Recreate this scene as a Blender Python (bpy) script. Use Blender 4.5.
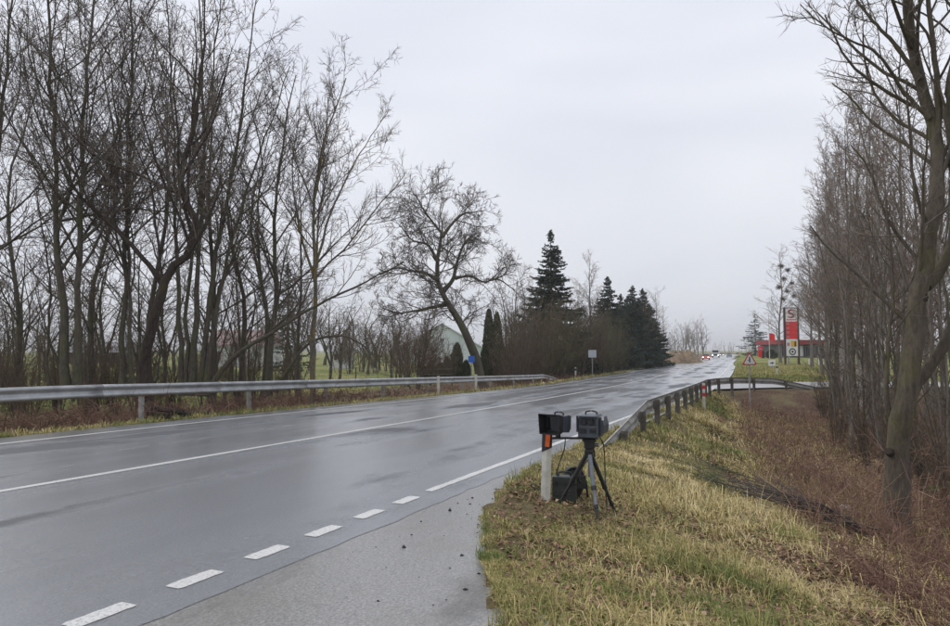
import bpy, math, random
import numpy as np

for o in list(bpy.data.objects):
    bpy.data.objects.remove(o, do_unlink=True)
S = bpy.context.scene
COL = S.collection

# ------------------------------------------------------------------ camera
EYE = 1.6
FPX = 700.0                                    # focal length for a 950 px wide frame
PITCH = math.atan(37 / FPX)
cam = bpy.data.cameras.new('camera')
cam.sensor_width = 36
cam.lens = FPX / 950 * 36
cam.clip_start = 0.05
cam.clip_end = 8000
camo = bpy.data.objects.new('camera', cam)
COL.objects.link(camo)
camo.location = (0, 0, EYE)
camo.rotation_euler = (math.pi / 2 + PITCH, 0, 0)
S.camera = camo

# ------------------------------------------------------------------ sky: high overcast
SUN_EL, SUN_AZ = math.radians(52), math.radians(-60)
w = bpy.data.worlds.new('World')
S.world = w
w.use_nodes = True
nt = w.node_tree
nt.nodes.clear()
out = nt.nodes.new('ShaderNodeOutputWorld')
sky = nt.nodes.new('ShaderNodeTexSky')
sky.sky_type = 'NISHITA'
sky.sun_disc = False
sky.sun_elevation = SUN_EL
sky.sun_rotation = SUN_AZ
bg1 = nt.nodes.new('ShaderNodeBackground')
bg1.inputs['Strength'].default_value = 0.08
nt.links.new(sky.outputs[0], bg1.inputs[0])
tc = nt.nodes.new('ShaderNodeTexCoord')
mp = nt.nodes.new('ShaderNodeMapping')
mp.inputs['Scale'].default_value = (1, 1, 3.2)
nt.links.new(tc.outputs['Generated'], mp.inputs[0])
nz = nt.nodes.new('ShaderNodeTexNoise')
nz.inputs['Scale'].default_value = 1.6
nz.inputs['Detail'].default_value = 2.5
nz.inputs['Roughness'].default_value = 0.5
nz.inputs['Distortion'].default_value = 0.4
nt.links.new(mp.outputs[0], nz.inputs['Vector'])
cr = nt.nodes.new('ShaderNodeValToRGB')
cr.color_ramp.elements[0].position = 0.3
cr.color_ramp.elements[0].color = (0.62, 0.65, 0.735, 1)
cr.color_ramp.elements[1].position = 0.72
cr.color_ramp.elements[1].color = (0.80, 0.815, 0.865, 1)
nt.links.new(nz.outputs['Fac'], cr.inputs[0])
# an overcast sky brightens steadily from the horizon towards the zenith
sx_ = nt.nodes.new('ShaderNodeSeparateXYZ')
nt.links.new(tc.outputs['Generated'], sx_.inputs[0])
gr_ = nt.nodes.new('ShaderNodeMath'); gr_.operation = 'MULTIPLY_ADD'; gr_.inputs[1].default_value = 0.42; gr_.inputs[2].default_value = 0.87
cl_ = nt.nodes.new('ShaderNodeMath'); cl_.operation = 'MAXIMUM'; cl_.inputs[1].default_value = 0.0
nt.links.new(sx_.outputs['Z'], cl_.inputs[0])
nt.links.new(cl_.outputs[0], gr_.inputs[0])
bg2 = nt.nodes.new('ShaderNodeBackground')
nt.links.new(gr_.outputs[0], bg2.inputs['Strength'])
nt.links.new(cr.outputs[0], bg2.inputs[0])
mx = nt.nodes.new('ShaderNodeMixShader')
mx.inputs[0].default_value = 0.94
nt.links.new(bg1.outputs[0], mx.inputs[1])
nt.links.new(bg2.outputs[0], mx.inputs[2])
nt.links.new(mx.outputs[0], out.inputs[0])

sun = bpy.data.lights.new('sun', 'SUN')
sun.energy = 1.5
sun.angle = math.radians(60)
sun.color = (1.0, 0.97, 0.93)
suno = bpy.data.objects.new('sun', sun)
COL.objects.link(suno)
suno.rotation_euler = (math.pi / 2 - SUN_EL, 0, math.pi - SUN_AZ)
suno.location = (-20, 10, 60)

S.view_settings.view_transform = 'Standard'
S.view_settings.look = 'None'
S.view_settings.exposure = 0.24
S.view_settings.gamma = 1.0
S.view_settings.use_curve_mapping = False

# ------------------------------------------------------------------ road geometry in plan
PSI = math.atan(311 / FPX)                     # road heading, to the right of +Y
T0, T1, TURN = 20.0, 70.0, math.radians(3.2)   # gentle left bend
_ss = np.arange(-60, 1500, 0.5)
_th = PSI - np.clip((_ss - T0) / (T1 - T0), 0, 1) * TURN
_px = np.cumsum(np.sin(_th)) * 0.5
_py = np.cumsum(np.cos(_th)) * 0.5
_i0 = int(np.argmin(abs(_ss)))
_px -= _px[_i0]
_py -= _py[_i0]

def PT(s, l):
    s = np.asarray(s, float)
    th = np.interp(s, _ss, _th)
    return np.interp(s, _ss, _px) + l * np.cos(th), np.interp(s, _ss, _py) - l * np.sin(th)

def SL(x, y):
    x = np.asarray(x, float)
    y = np.asarray(y, float)
    s = np.clip(x * math.sin(PSI) + y * math.cos(PSI), -59, 1490)
    for _ in range(5):
        th = np.interp(s, _ss, _th)
        ax = x - np.interp(s, _ss, _px)
        ay = y - np.interp(s, _ss, _py)
        s = np.clip(s + ax * np.sin(th) + ay * np.cos(th), -59, 1490)
    th = np.interp(s, _ss, _th)
    ax = x - np.interp(s, _ss, _px)
    ay = y - np.interp(s, _ss, _py)
    return s, ax * np.cos(th) - ay * np.sin(th)

def sst(a, b, x):
    t = np.clip((x - a) / (b - a), 0, 1)
    return t * t * (3 - 2 * t)

def E_(s):
    return np.interp(s, [-60, 0, 36, 50, 300, 1500], [0.0, 0.0, -0.36, -0.44, -1.1, -1.4])

L_RIGHT, L_MID, L_LEFT, L_EDGE = -3.9, -8.45, -12.9, -13.85

def road_z(s, l):
    drop = 0.2 * sst(8, 45, s) * np.clip((-8.4 - l) / 5.5, 0, 1.4)
    return E_(s) - drop

def grass_edge(s):
    return np.interp(s, [-20, 0, 4, 4.7, 5.5, 6.4, 7.9, 9.7, 11.5, 13, 600],
                     [-1.0, -1.25, -1.61, -2.0, -2.42, -2.8, -3.2, -3.4, -3.5, -3.55, -3.75])

def bank_edge(s):
    return np.interp(s, [0, 5, 8, 12, 20, 33, 60], [1.2, 0.85, 0.2, -0.65, -1.5, -2.35, -2.4])

_nr = np.random.default_rng(5)
_NW = [(_nr.normal(size=2), _nr.uniform(0, 6.28)) for _ in range(24)]

def wave(x, y, f, k0=0):
    """smooth pseudo-noise in about -1..1"""
    v = 0
    for i in range(6):
        d, ph = _NW[(k0 + i) % 24]
        v = v + np.sin(f * (d[0] * x + d[1] * y) * (1 + 0.35 * i) + ph + 1.3 * np.sin(f * 0.6 * (d[1] * x - d[0] * y) + ph * 2)) / (1 + 0.4 * i)
    return v / 2.2

SIDE_Y = 40.6

def H(x, y):
    x = np.asarray(x, float)
    y = np.asarray(y, float)
    s, l = SL(x, y)
    e = E_(s)
    # right verge, bank and ditch
    le = grass_edge(s) + 0.06 * wave(x, y, 5.0, 3) * (s < 40)
    lb = bank_edge(s)
    q = l - le
    t = np.clip(q / np.maximum(lb - le, 0.3), 0, 1)
    D = 0.52 + 0.006 * s
    verge = e + 0.035 - (0.035 + D) * t ** 1.3
    d2 = l - lb
    ditch = -1.5 + 0.25 * sst(3.5, 8, d2)
    right = np.where(d2 < 0, verge, verge + (ditch - verge) * sst(0, 3.4, d2) * 1.0)
    right = right + 0.03 * wave(x, y, 1.9, 7) * np.clip(q / 0.6, 0, 1) + 0.07 * wave(x, y, 0.9, 11) * sst(0, 3, d2)
    # side road bank and lawn beyond
    lawn = -0.55 + 0.75 * sst(70, 135, y) + 0.05 * wave(x, y, 0.15, 2)
    bank = np.where(y > 36.8, -0.46 + (lawn + 0.46) * sst(44.2, 50, y), right + (-0.46 - right) * sst(32.6, 36.8, y))
    wjoin = sst(-0.2, 1.2, l - le)
    bank = np.where(y > 30, e - 0.12 + (bank - e + 0.12) * np.maximum(wjoin, 0), bank)
    right = np.where(y > 32.6, bank, right)
    # left: verge, ditch and field
    p = -(l - L_EDGE)
    ez = road_z(s, np.full_like(l, L_EDGE))
    lz = ez + 0.02 - 0.26 * np.clip(p / 1.6, 0, 1)
    field = -0.95 + 0.12 * wave(x, y, 0.06, 9) + 0.35 * sst(60, 130, y)
    dt = ez - 1.0
    lz = lz + (dt - lz) * sst(1.5, 3.8, p)
    lz = lz + (field - lz) * sst(4.2, 8, p)
    lz = lz + 0.025 * wave(x, y, 2.3, 13) * np.clip(p / 0.6, 0, 1)
    z = np.where(q > 0, right, np.where(p > 0, lz, 0))
    under = road_z(s, l) - 0.05 - 0.003 * np.clip(s, 0, 400)
    z = np.where((q <= 0) & (p <= 0), under, z)
    # settle to the plain far away
    r = np.hypot(x, y)
    return z + (-1.2 - z) * sst(420, 800, r) * np.where((q <= 0) & (p <= 0), 0, 1)

def Hs(x, y):
    return float(H(np.array([x]), np.array([y]))[0])

def spot(px, py, depth):
    """world point at a given distance ahead, from the surveyed bearing of the photograph"""
    u = (px - 475) / FPX
    v = -(py - 313) / FPX
    d = (u, math.cos(PITCH) - math.sin(PITCH) * v, math.sin(PITCH) + math.cos(PITCH) * v)
    k = depth / d[1]
    return np.array([d[0] * k, depth, EYE + d[2] * k])

def gx(px, depth):
    return (px - 475) / FPX * depth

# ------------------------------------------------------------------ helpers: objects
def tag(o, label=None, cat=None, group=None, kind=None):
    if label: o['label'] = label
    if cat: o['category'] = cat
    if group: o['group'] = group
    if kind: o['kind'] = kind
    return o

def empty(name, loc, rz=0.0):
    o = bpy.data.objects.new(name, None)
    o.empty_display_size = 0.2
    COL.objects.link(o)
    o.location = loc
    o.rotation_euler = (0, 0, rz)
    return o

def raw_mesh(name, V, faces, smooth=False):
    """faces: list of int arrays (n,3) or (n,4)"""
    me = bpy.data.meshes.new(name)
    V = np.asarray(V, np.float32)
    me.vertices.add(len(V))
    me.vertices.foreach_set('co', V.ravel())
    loops = np.concatenate([f.ravel() for f in faces]).astype(np.int32)
    sizes = np.concatenate([np.full(len(f), f.shape[1]) for f in faces]).astype(np.int32)
    starts = np.concatenate([[0], np.cumsum(sizes)[:-1]]).astype(np.int32)
    me.loops.add(len(loops))
    me.loops.foreach_set('vertex_index', loops)
    me.polygons.add(len(sizes))
    me.polygons.foreach_set('loop_start', starts)
    me.polygons.foreach_set('loop_total', sizes)
    if smooth:
        me.polygons.foreach_set('use_smooth', np.ones(len(sizes), bool))
    me.update(calc_edges=True)
    return me

def link(name, me, mat, parent=None, loc=None):
    o = bpy.data.objects.new(name, me)
    COL.objects.link(o)
    if mat is not None and len(me.materials) == 0:
        me.materials.append(mat)
    if parent is not None: o.parent = parent
    if loc is not None: o.location = loc
    return o

def copy_tree(o, parent=None):
    c = o.copy()
    COL.objects.link(c)
    c.parent = parent
    for ch in o.children:
        if ch.name in COL.objects: copy_tree(ch, c)
    return c

def rotm(rx=0, ry=0, rz=0):
    cx, sx, cy, sy, cz, sz = math.cos(rx), math.sin(rx), math.cos(ry), math.sin(ry), math.cos(rz), math.sin(rz)
    X = np.array([[1, 0, 0], [0, cx, -sx], [0, sx, cx]])
    Y = np.array([[cy, 0, sy], [0, 1, 0], [-sy, 0, cy]])
    Z = np.array([[cz, -sz, 0], [sz, cz, 0], [0, 0, 1]])
    return Z @ Y @ X

class MB:
    def __init__(self): self.v = []; self.f = []
    def add(self, V, F):
        n = len(self.v)
        self.v += [tuple(map(float, p)) for p in V]
        self.f += [tuple(i + n for i in f) for f in F]
        return self
    def box(self, c, d, R=None):
        V = np.array([[sx, sy, sz] for sx in (-.5, .5) for sy in (-.5, .5) for sz in (-.5, .5)]) * np.array(d)
        if R is not None: V = V @ R.T
        return self.add(V + np.array(c), [(0, 1, 3, 2), (4, 6, 7, 5), (0, 4, 5, 1), (2, 3, 7, 6), (0, 2, 6, 4), (1, 5, 7, 3)])
    def tube(self, pts, rad, n=8, cap=True):
        pts = np.array(pts, float)
        K = len(pts)
        rad = np.full(K, rad) if np.isscalar(rad) else np.array(rad, float)
        T = np.gradient(pts, axis=0)
        T /= np.linalg.norm(T, axis=1)[:, None] + 1e-12
        ref = np.array([0, 0, 1.0]) if abs(T[0][2]) < .8 else np.array([1.0, 0, 0])
        V = []
        a = np.linspace(0, 2 * math.pi, n, endpoint=False)
        for k in range(K):
            u = np.cross(ref, T[k]); u /= np.linalg.norm(u) + 1e-12
            v = np.cross(T[k], u)
            for q in a: V.append(pts[k] + rad[k] * (math.cos(q) * u + math.sin(q) * v))
        F = [(k * n + j, k * n + (j + 1) % n, (k + 1) * n + (j + 1) % n, (k + 1) * n + j) for k in range(K - 1) for j in range(n)]
        if cap: F += [tuple(range(n - 1, -1, -1)), tuple((K - 1) * n + j for j in range(n))]
        return self.add(V, F)
    def prism(self, poly, y0, y1, R=None, c=(0, 0, 0)):
        """poly in x,z extruded along y"""
        n = len(poly)
        V = np.array([(p[0], y0, p[1]) for p in poly] + [(p[0], y1, p[1]) for p in poly], float)
        if R is not None: V = V @ R.T
        F = [tuple(range(n)), tuple(range(2 * n - 1, n - 1, -1))] + [(i, i + n, (i + 1) % n + n, (i + 1) % n) for i in range(n)]
        return self.add(V + np.array(c), F)
    def loft(self, rings, cap=True):
        n = len(rings[0])
        V = [p for r in rings for p in r]
        F = [(k * n + j, k * n + (j + 1) % n, (k + 1) * n + (j + 1) % n, (k + 1) * n + j) for k in range(len(rings) - 1) for j in range(n)]
        if cap: F += [tuple(range(n - 1, -1, -1)), tuple((len(rings) - 1) * n + j for j in range(n))]
        return self.add(V, F)
    def build(self, name, mat, parent=None, loc=None, rot=None, bevel=0, smooth=False, seg=2):
        me = bpy.data.meshes.new(name)
        me.from_pydata(self.v, [], self.f)
        if smooth:
            me.polygons.foreach_set('use_smooth', np.ones(len(me.polygons), bool))
        me.update()
        import bmesh
        bm = bmesh.new(); bm.from_mesh(me)
        bmesh.ops.recalc_face_normals(bm, faces=bm.faces)
        if bevel:
            bmesh.ops.bevel(bm, geom=list(bm.edges), offset=bevel, segments=seg, affect='EDGES', profile=.7, clamp_overlap=True)
        bm.to_mesh(me); bm.free()
        o = link(name, me, mat, parent, loc)
        if rot is not None: o.rotation_euler = rot
        return o

# ------------------------------------------------------------------ helpers: materials
def mat_base(name):
    m = bpy.data.materials.new(name)
    m.use_nodes = True
    n = m.node_tree
    b = n.nodes['Principled BSDF']
    return m, n, b

def node(n, t, **kw):
    k = n.nodes.new(t)
    for a, v in kw.items(): setattr(k, a, v)
    return k

def noise(n, scale, detail=4, rough=.6, vec=None, dist=0):
    k = node(n, 'ShaderNodeTexNoise')
    k.inputs['Scale'].default_value = scale
    k.inputs['Detail'].default_value = detail
    k.inputs['Roughness'].default_value = rough
    k.inputs['Distortion'].default_value = dist
    if vec is not None: n.links.new(vec, k.inputs['Vector'])
    return k.outputs['Fac']

def ramp(n, fac, stops):
    r = node(n, 'ShaderNodeValToRGB')
    el = r.color_ramp.elements
    while len(el) < len(stops): el.new(.5)
    for e, (p, c) in zip(el, stops):
        e.position = p
        e.color = (*c, 1) if not np.isscalar(c) else (c, c, c, 1)
    n.links.new(fac, r.inputs[0])
    return r.outputs[0]

def mixc(n, fac, a, b, mode='MIX'):
    k = node(n, 'ShaderNodeMix', data_type='RGBA', blend_type=mode)
    if np.isscalar(fac): k.inputs[0].default_value = fac
    else: n.links.new(fac, k.inputs[0])
    for i, v in ((6, a), (7, b)):
        if isinstance(v, tuple): k.inputs[i].default_value = (*v, 1)
        else: n.links.new(v, k.inputs[i])
    return k.outputs[2]

def mth(n, op, a, b=None, clamp=False):
    k = node(n, 'ShaderNodeMath', operation=op, use_clamp=clamp)
    for i, v in enumerate((a, b)):
        if v is None: continue
        if np.isscalar(v): k.inputs[i].default_value = v
        else: n.links.new(v, k.inputs[i])
    return k.outputs[0]

def bump(n, b, h, strength=.3, dist=.02):
    k = node(n, 'ShaderNodeBump')
    k.inputs['Strength'].default_value = strength
    k.inputs['Distance'].default_value = dist
    n.links.new(h, k.inputs['Height'])
    n.links.new(k.outputs[0], b.inputs['Normal'])

def simple(name, c, rough=.6, c2=None, scale=6, metal=0, bmp=0, spec=.5):
    m, n, b = mat_base(name)
    b.inputs['Roughness'].default_value = rough
    b.inputs['Metallic'].default_value = metal
    b.inputs['Specular IOR Level'].default_value = spec
    o = node(n, 'ShaderNodeTexCoord').outputs['Object']
    f = noise(n, scale, 5, .65, o)
    c2 = c2 or tuple(v * .7 for v in c)
    n.links.new(ramp(n, f, [(.35, c2), (.65, c)]), b.inputs['Base Color'])
    if bmp: bump(n, b, noise(n, scale * 6, 4, .7, o), bmp, .01)
    return m

def bark(name, c, c2, moss=None, mossamt=.5, scale=9, lichen=None):
    m, n, b = mat_base(name)
    b.inputs['Roughness'].default_value = .9
    b.inputs['Specular IOR Level'].default_value = .2
    o = node(n, 'ShaderNodeTexCoord').outputs['Object']
    mpn = node(n, 'ShaderNodeMapping')
    mpn.inputs['Scale'].default_value = (1, 1, .25)
    n.links.new(o, mpn.inputs[0])
    f = noise(n, scale * 2, 6, .7, mpn.outputs[0])
    col = ramp(n, f, [(.3, c2), (.7, c)])
    if moss:
        g = noise(n, 1.3, 4, .7, o)
        col = mixc(n, ramp(n, g, [(.62 - mossamt * .3, 0.0), (.8 - mossamt * .2, .8)]), col, moss)
    if lichen:
        g = noise(n, 3.1, 5, .75, o)
        col = mixc(n, ramp(n, g, [(.5, 0.0), (.6, .85)]), col, lichen)
    n.links.new(col, b.inputs['Base Color'])
    bump(n, b, f, .8, .03)
    return m

def tinted(name, stops, rough=.75, trans=0):
    """colour from a per-piece attribute"""
    m, n, b = mat_base(name)
    b.inputs['Roughness'].default_value = rough
    b.inputs['Specular IOR Level'].default_value = .25
    a = node(n, 'ShaderNodeAttribute', attribute_name='tint')
    n.links.new(ramp(n, a.outputs['Fac'], stops), b.inputs['Base Color'])
    return m

def wet_asphalt(name, c_dark, c_light, tracks, dirt=None):
    m, n, b = mat_base(name)
    uv = node(n, 'ShaderNodeUVMap', uv_map='sl').outputs[0]
    def mapped(sx, sy):
        k = node(n, 'ShaderNodeMapping')
        k.inputs['Scale'].default_value = (sx, sy, 1)
        n.links.new(uv, k.inputs[0])
        return k.outputs[0]
    streak = noise(n, 1.0, 3, .5, mapped(.11, .8), .4)
    patch = noise(n, 1.0, 4, .5, mapped(.22, .4), .3)
    gr = noise(n, 46, 4, .9, uv)                       # stone of a couple of centimetres
    gr2 = noise(n, 120, 2, .8, uv)
    speck = ramp(n, noise(n, 26, 3, .8, uv), [(.60, 0.0), (.68, 1.0)])
    wet = mth(n, 'ADD', mth(n, 'MULTIPLY', streak, .5), mth(n, 'MULTIPLY', patch, .5))
    if tracks:                                          # tyre tracks: the film is worn thin there
        sep = node(n, 'ShaderNodeSeparateXYZ')
        n.links.new(uv, sep.inputs[0])
        lat = mth(n, 'DIVIDE', mth(n, 'ADD', sep.outputs[1], 14.0), 11.0)
        tr_ = ramp(n, lat, [(0, 0.0), (.17, 0.0), (.215, 1.0), (.26, .1), (.36, .1), (.405, 1.0), (.45, 0.0), (.58, 0.0), (.635, 1.0), (.69, .15), (.74, .15), (.80, 1.0), (.86, 0.0)])
        wet = mth(n, 'SUBTRACT', wet, mth(n, 'MULTIPLY', tr_, .085))
    col = mixc(n, ramp(n, gr, [(.38, 0.0), (.66, 1.0)]), c_dark, c_light)
    col = mixc(n, mth(n, 'MULTIPLY', speck, .6), col, tuple(v * .5 for v in c_dark))
    if dirt:
        dn = noise(n, .9, 6, .7, uv)
        col = mixc(n, ramp(n, dn, [(.5, 0.0), (.68, .6)]), col, dirt)
        dn2 = noise(n, 6, 5, .75, uv)
        col = mixc(n, ramp(n, dn2, [(.55, 0.0), (.7, .5)]), col, tuple(v * .6 for v in c_dark))
    stone = ramp(n, noise(n, 17, 7, .85, uv), [(.40, 1.0), (.60, 0.0)])
    mott = noise(n, 2.6, 6, .7, uv)
    wet = mth(n, 'ADD', wet, mth(n, 'MULTIPLY', mth(n, 'SUBTRACT', mott, .5), .09))
    col = mixc(n, mth(n, 'MULTIPLY', stone, .45), col, tuple(v * .6 for v in c_dark))
    dryf = ramp(n, wet, [(.37, 1.0), (.45, 0.0)])
    col = mixc(n, mth(n, 'MULTIPLY', dryf, .88), col, tuple(v * .5 for v in c_dark))
    n.links.new(col, b.inputs['Base Color'])
    n.links.new(ramp(n, dryf, [(0, .32), (1, .75)]), b.inputs['Roughness'])
    n.links.new(mth(n, 'MULTIPLY', ramp(n, dryf, [(0, 1.0), (1, .08)]), ramp(n, stone, [(0, 1.0), (1, .75)])), b.inputs['Coat Weight'])
    n.links.new(ramp(n, wet, [(.41, .30), (.53, .13)]), b.inputs['Coat Roughness'])
    b.inputs['Coat IOR'].default_value = 1.7
    b.inputs['Specular IOR Level'].default_value = .9
    h = mth(n, 'ADD', gr, mth(n, 'MULTIPLY', gr2, .6))
    for soc, st_ in (('Normal', .8), ('Coat Normal', .2)):
        k = node(n, 'ShaderNodeBump')
        k.inputs['Strength'].default_value = st_
        k.inputs['Distance'].default_value = .008
        n.links.new(h, k.inputs['Height'])
        n.links.new(k.outputs[0], b.inputs[soc])
    return m

M = {}
M['asphalt'] = wet_asphalt('wet asphalt', (.085, .092, .108), (.28, .295, .33), True)
M['shoulder'] = wet_asphalt('gritty wet shoulder', (.055, .053, .05), (.44, .43, .41), False, (.15, .125, .095))
M['side_asphalt'] = simple('pale side road', (.3, .3, .3), .4, (.22, .22, .22), 1.5)

def paint_mat():
    m, n, b = mat_base('worn road paint')
    uv = node(n, 'ShaderNodeUVMap', uv_map='sl').outputs[0]
    f = noise(n, 38, 5, .75, uv)
    g = noise(n, 2.2, 3, .6, uv)
    wv = mth(n, 'ADD', mth(n, 'MULTIPLY', f, .85), mth(n, 'MULTIPLY', g, .15))
    n.links.new(ramp(n, wv, [(.38, (.14, .14, .14)), (.46, (.48, .48, .47)), (.72, (.66, .66, .64))]), b.inputs['Base Color'])
    b.inputs['Roughness'].default_value = .45
    bump(n, b, f, .3, .004)
    return m
M['paint'] = paint_mat()

def soil_mat():
    m, n, b = mat_base('soil and thatch')
    b.inputs['Roughness'].default_value = .95
    b.inputs['Specular IOR Level'].default_value = .15
    o = node(n, 'ShaderNodeTexCoord').outputs['Object']
    z = node(n, 'ShaderNodeAttribute', attribute_name='zone')       # 0 thatch, .5 leaf litter, 1 lawn
    f = noise(n, 1.1, 6, .65, o)
    f2 = noise(n, 14, 5, .75, o)
    f3 = noise(n, .12, 4, .6, o)
    thatch = mixc(n, ramp(n, f, [(.35, 0.0), (.65, 1.0)]), (.10, .075, .04), (.22, .175, .085))
    thatch = mixc(n, ramp(n, f2, [(.4, 0.0), (.6, .7)]), thatch, (.08, .062, .038))
    litter = mixc(n, ramp(n, f2, [(.4, 0.0), (.62, 1.0)]), (.06, .04, .03), (.17, .105, .075))
    f4 = noise(n, .8, 5, .65, o)
    litter = mixc(n, ramp(n, f4, [(.45, 0.0), (.65, .75)]), litter, (.19, .16, .085))
    lawn = mixc(n, ramp(n, f3, [(.4, 0.0), (.6, 1.0)]), (.115, .15, .035), (.24, .21, .085))
    lawn = mixc(n, ramp(n, f, [(.45, 0.0), (.7, .7)]), lawn, (.095, .13, .03))
    a1 = ramp(n, z.outputs['Fac'], [(.05, 0.0), (.45, 1.0)])
    a2 = ramp(n, z.outputs['Fac'], [(.55, 0.0), (.95, 1.0)])
    col = mixc(n, a2, mixc(n, a1, thatch, litter), lawn)
    n.links.new(col, b.inputs['Base Color'])
    bump(n, b, f2, .9, .06)
    return m
M['soil'] = soil_mat()

M['bark_dark'] = bark('dark bark', (.14, .12, .095), (.045, .04, .033), (.10, .11, .045), .5)
M['bark_grey'] = bark('grey bark', (.24, .21, .175), (.09, .078, .066), (.13, .125, .06), .3)
M['bark_red'] = bark('stripped reddish bark', (.075, .058, .048), (.026, .02, .017), (.07, .065, .03), .25)
M['bark_moss'] = bark('mossy brown bark', (.15, .125, .095), (.055, .045, .036), (.11, .105, .045), .5)
M['bark_lichen'] = bark('lichen bark', (.2, .185, .15), (.07, .062, .05), None, 0, 9, (.24, .17, .03))
M['bark_birch'] = bark('birch bark', (.5, .48, .44), (.09, .08, .07), None, 0, 5)
M['twig_dark'] = simple('dark twigs', (.19, .16, .13), .85, (.11, .092, .075), 3, spec=.15)
M['twig_brown'] = simple('brown twigs', (.17, .125, .09), .85, (.10, .072, .052), 3, spec=.15)
M['twig_grey'] = simple('grey twigs', (.27, .215, .175), .85, (.17, .13, .105), 3, spec=.15)
M['twig_wet'] = simple('wet dark cut twigs', (.06, .048, .04), .7, (.03, .024, .02), 5)
M['twig_olive'] = simple('olive twigs', (.15, .135, .07), .85, (.085, .078, .042), 3, spec=.15)
M['needles'] = tinted('spruce needles', [(0, (.02, .032, .022)), (.6, (.05, .072, .05)), (1, (.10, .12, .078))])
M['thuja'] = tinted('thuja foliage', [(0, (.03, .045, .02)), (1, (.10, .115, .052))])
M['grass'] = tinted('verge grass', [(0, (.09, .13, .03)), (.22, (.17, .19, .05)), (.42, (.30, .25, .10)), (.68, (.50, .40, .18)), (1, (.68, .58, .34))])
M['leaves'] = tinted('fallen leaves', [(0, (.07, .038, .028)), (.5, (.18, .098, .065)), (.85, (.29, .17, .11)), (1, (.38, .27, .18))])
M['brush'] = tinted('dry reddish weeds', [(0, (.075, .036, .028)), (.6, (.195, .108, .08)), (1, (.38, .26, .18))])
M['zinc'] = simple('weathered galvanised steel', (.47, .48, .49), .5, (.3, .31, .32), 2.5, .55)
M['zinc_dark'] = simple('dull back of galvanised steel', (.4, .39, .37), .55, (.24, .23, .215), 4, .3)
M['post_dark'] = simple('dirty steel post', (.15, .135, .115), .7, (.07, .062, .053), 6, .2)
M['white_plastic'] = simple('off white plastic', (.66, .65, .6), .5, (.45, .43, .37), 5)
M['black_band'] = simple('black reflector band', (.02, .02, .022), .5, (.012, .012, .012))
M['orange'] = simple('orange reflector', (.85, .16, .02), .4, (.7, .11, .015), 20)
M['red_plastic'] = simple('red reflector', (.6, .03, .02), .4, (.45, .02, .015))
M['housing'] = simple('dark blue grey painted housing', (.062, .074, .09), .42, (.045, .054, .068), 14)
M['housing_black'] = simple('black rubberised plastic', (.014, .014, .016), .55, (.008, .008, .009), 20)
M['lens'] = simple('lens glass', (.008, .009, .012), .08, (.004, .004, .006))
M['alu'] = simple('grey aluminium tube', (.2, .21, .23), .4, (.12, .13, .14), 10, .7)
M['leg_black'] = simple('black anodised leg', (.018, .018, .02), .45, (.01, .01, .011), 10)
M['case'] = simple('dark olive plastic case', (.038, .046, .04), .5, (.022, .028, .024), 12)
M['label_white'] = simple('white label', (.7, .7, .7), .5, (.55, .55, .55))
M['cable_black'] = simple('black cable', (.015, .015, .015), .5, (.01, .01, .01))
M['cable_green'] = simple('green cable', (.16, .5, .12), .5, (.1, .36, .08))
M['sign_white'] = simple('white sign face', (.76, .76, .76), .45, (.66, .66, .66), 3)
M['sign_red'] = simple('red sign border', (.55, .025, .02), .45, (.42, .02, .018), 3)
M['sign_black'] = simple('black sign symbol', (.015, .015, .015), .5, (.01, .01, .01))
M['sign_back'] = simple('grey sign plate', (.5, .53, .57), .5, (.42, .45, .48), 3)
M['sign_blue'] = simple('blue sign', (.02, .13, .6), .4, (.015, .1, .45))
M['brand_red'] = simple('red panel', (.75, .012, .015), .4, (.66, .008, .012), 1)
M['brand_dark'] = simple('dark red frame', (.055, .012, .012), .5, (.035, .008, .008))
M['deep_red'] = simple('deep red mark', (.30, .008, .015), .45, (.25, .006, .012))
M['yellow'] = simple('yellow panel', (.75, .42, .03), .45, (.62, .34, .02))
M['grey_mark'] = simple('grey digits', (.45, .25, .25), .5, (.38, .2, .2))
M['wall_dark'] = simple('dark facade', (.06, .055, .055), .5, (.04, .037, .037), 1)
M['glass'] = simple('window glass', (.03, .035, .04), .12, (.02, .024, .028), 1)
M['roof_red'] = simple('red fascia', (.25, .02, .025), .5, (.19, .015, .018), 1)
M['wall_white'] = simple('white render', (.62, .63, .62), .85, (.5, .51, .5), .6)
M['wall_mint'] = simple('pale grey green cladding', (.66, .72, .72), .8, (.55, .61, .61), .5)
M['roof_pink'] = simple('faded red roof sheet', (.24, .165, .165), .8, (.17, .115, .115), .7)
M['roof_grey'] = simple('grey roof sheet', (.2, .2, .21), .8, (.13, .13, .14), .7)
M['wood'] = simple('grey wood post', (.13, .105, .08), .9, (.07, .055, .045), 8)
M['dirt'] = simple('bare sandy dirt', (.26, .185, .115), .95, (.11, .08, .05), 1.6, bmp=.8)
M['stone'] = simple('pale stone', (.5, .48, .46), .8, (.36, .34, .32), 5)
M['grit'] = simple('dark grit', (.03, .027, .025), .8, (.018, .016, .015), 30)
M['car_red'] = simple('red car paint', (.5, .05, .03), .3, (.42, .04, .025), 2)
M['car_grey'] = simple('grey car paint', (.25, .27, .29), .3, (.2, .22, .24), 2)
M['truck_white'] = simple('white truck paint', (.7, .7, .7), .4, (.6, .6, .6), 2)
M['tyre'] = simple('tyre rubber', (.02, .02, .02), .8, (.012, .012, .012))
def lamp_mat():
    m, n, b = mat_base('lit headlight')
    b.inputs['Base Color'].default_value = (.9, .9, .85, 1)
    b.inputs['Emission Color'].default_value = (1, .93, .8, 1)
    b.inputs['Emission Strength'].default_value = 4
    return m
M['headlight'] = lamp_mat()

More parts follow.
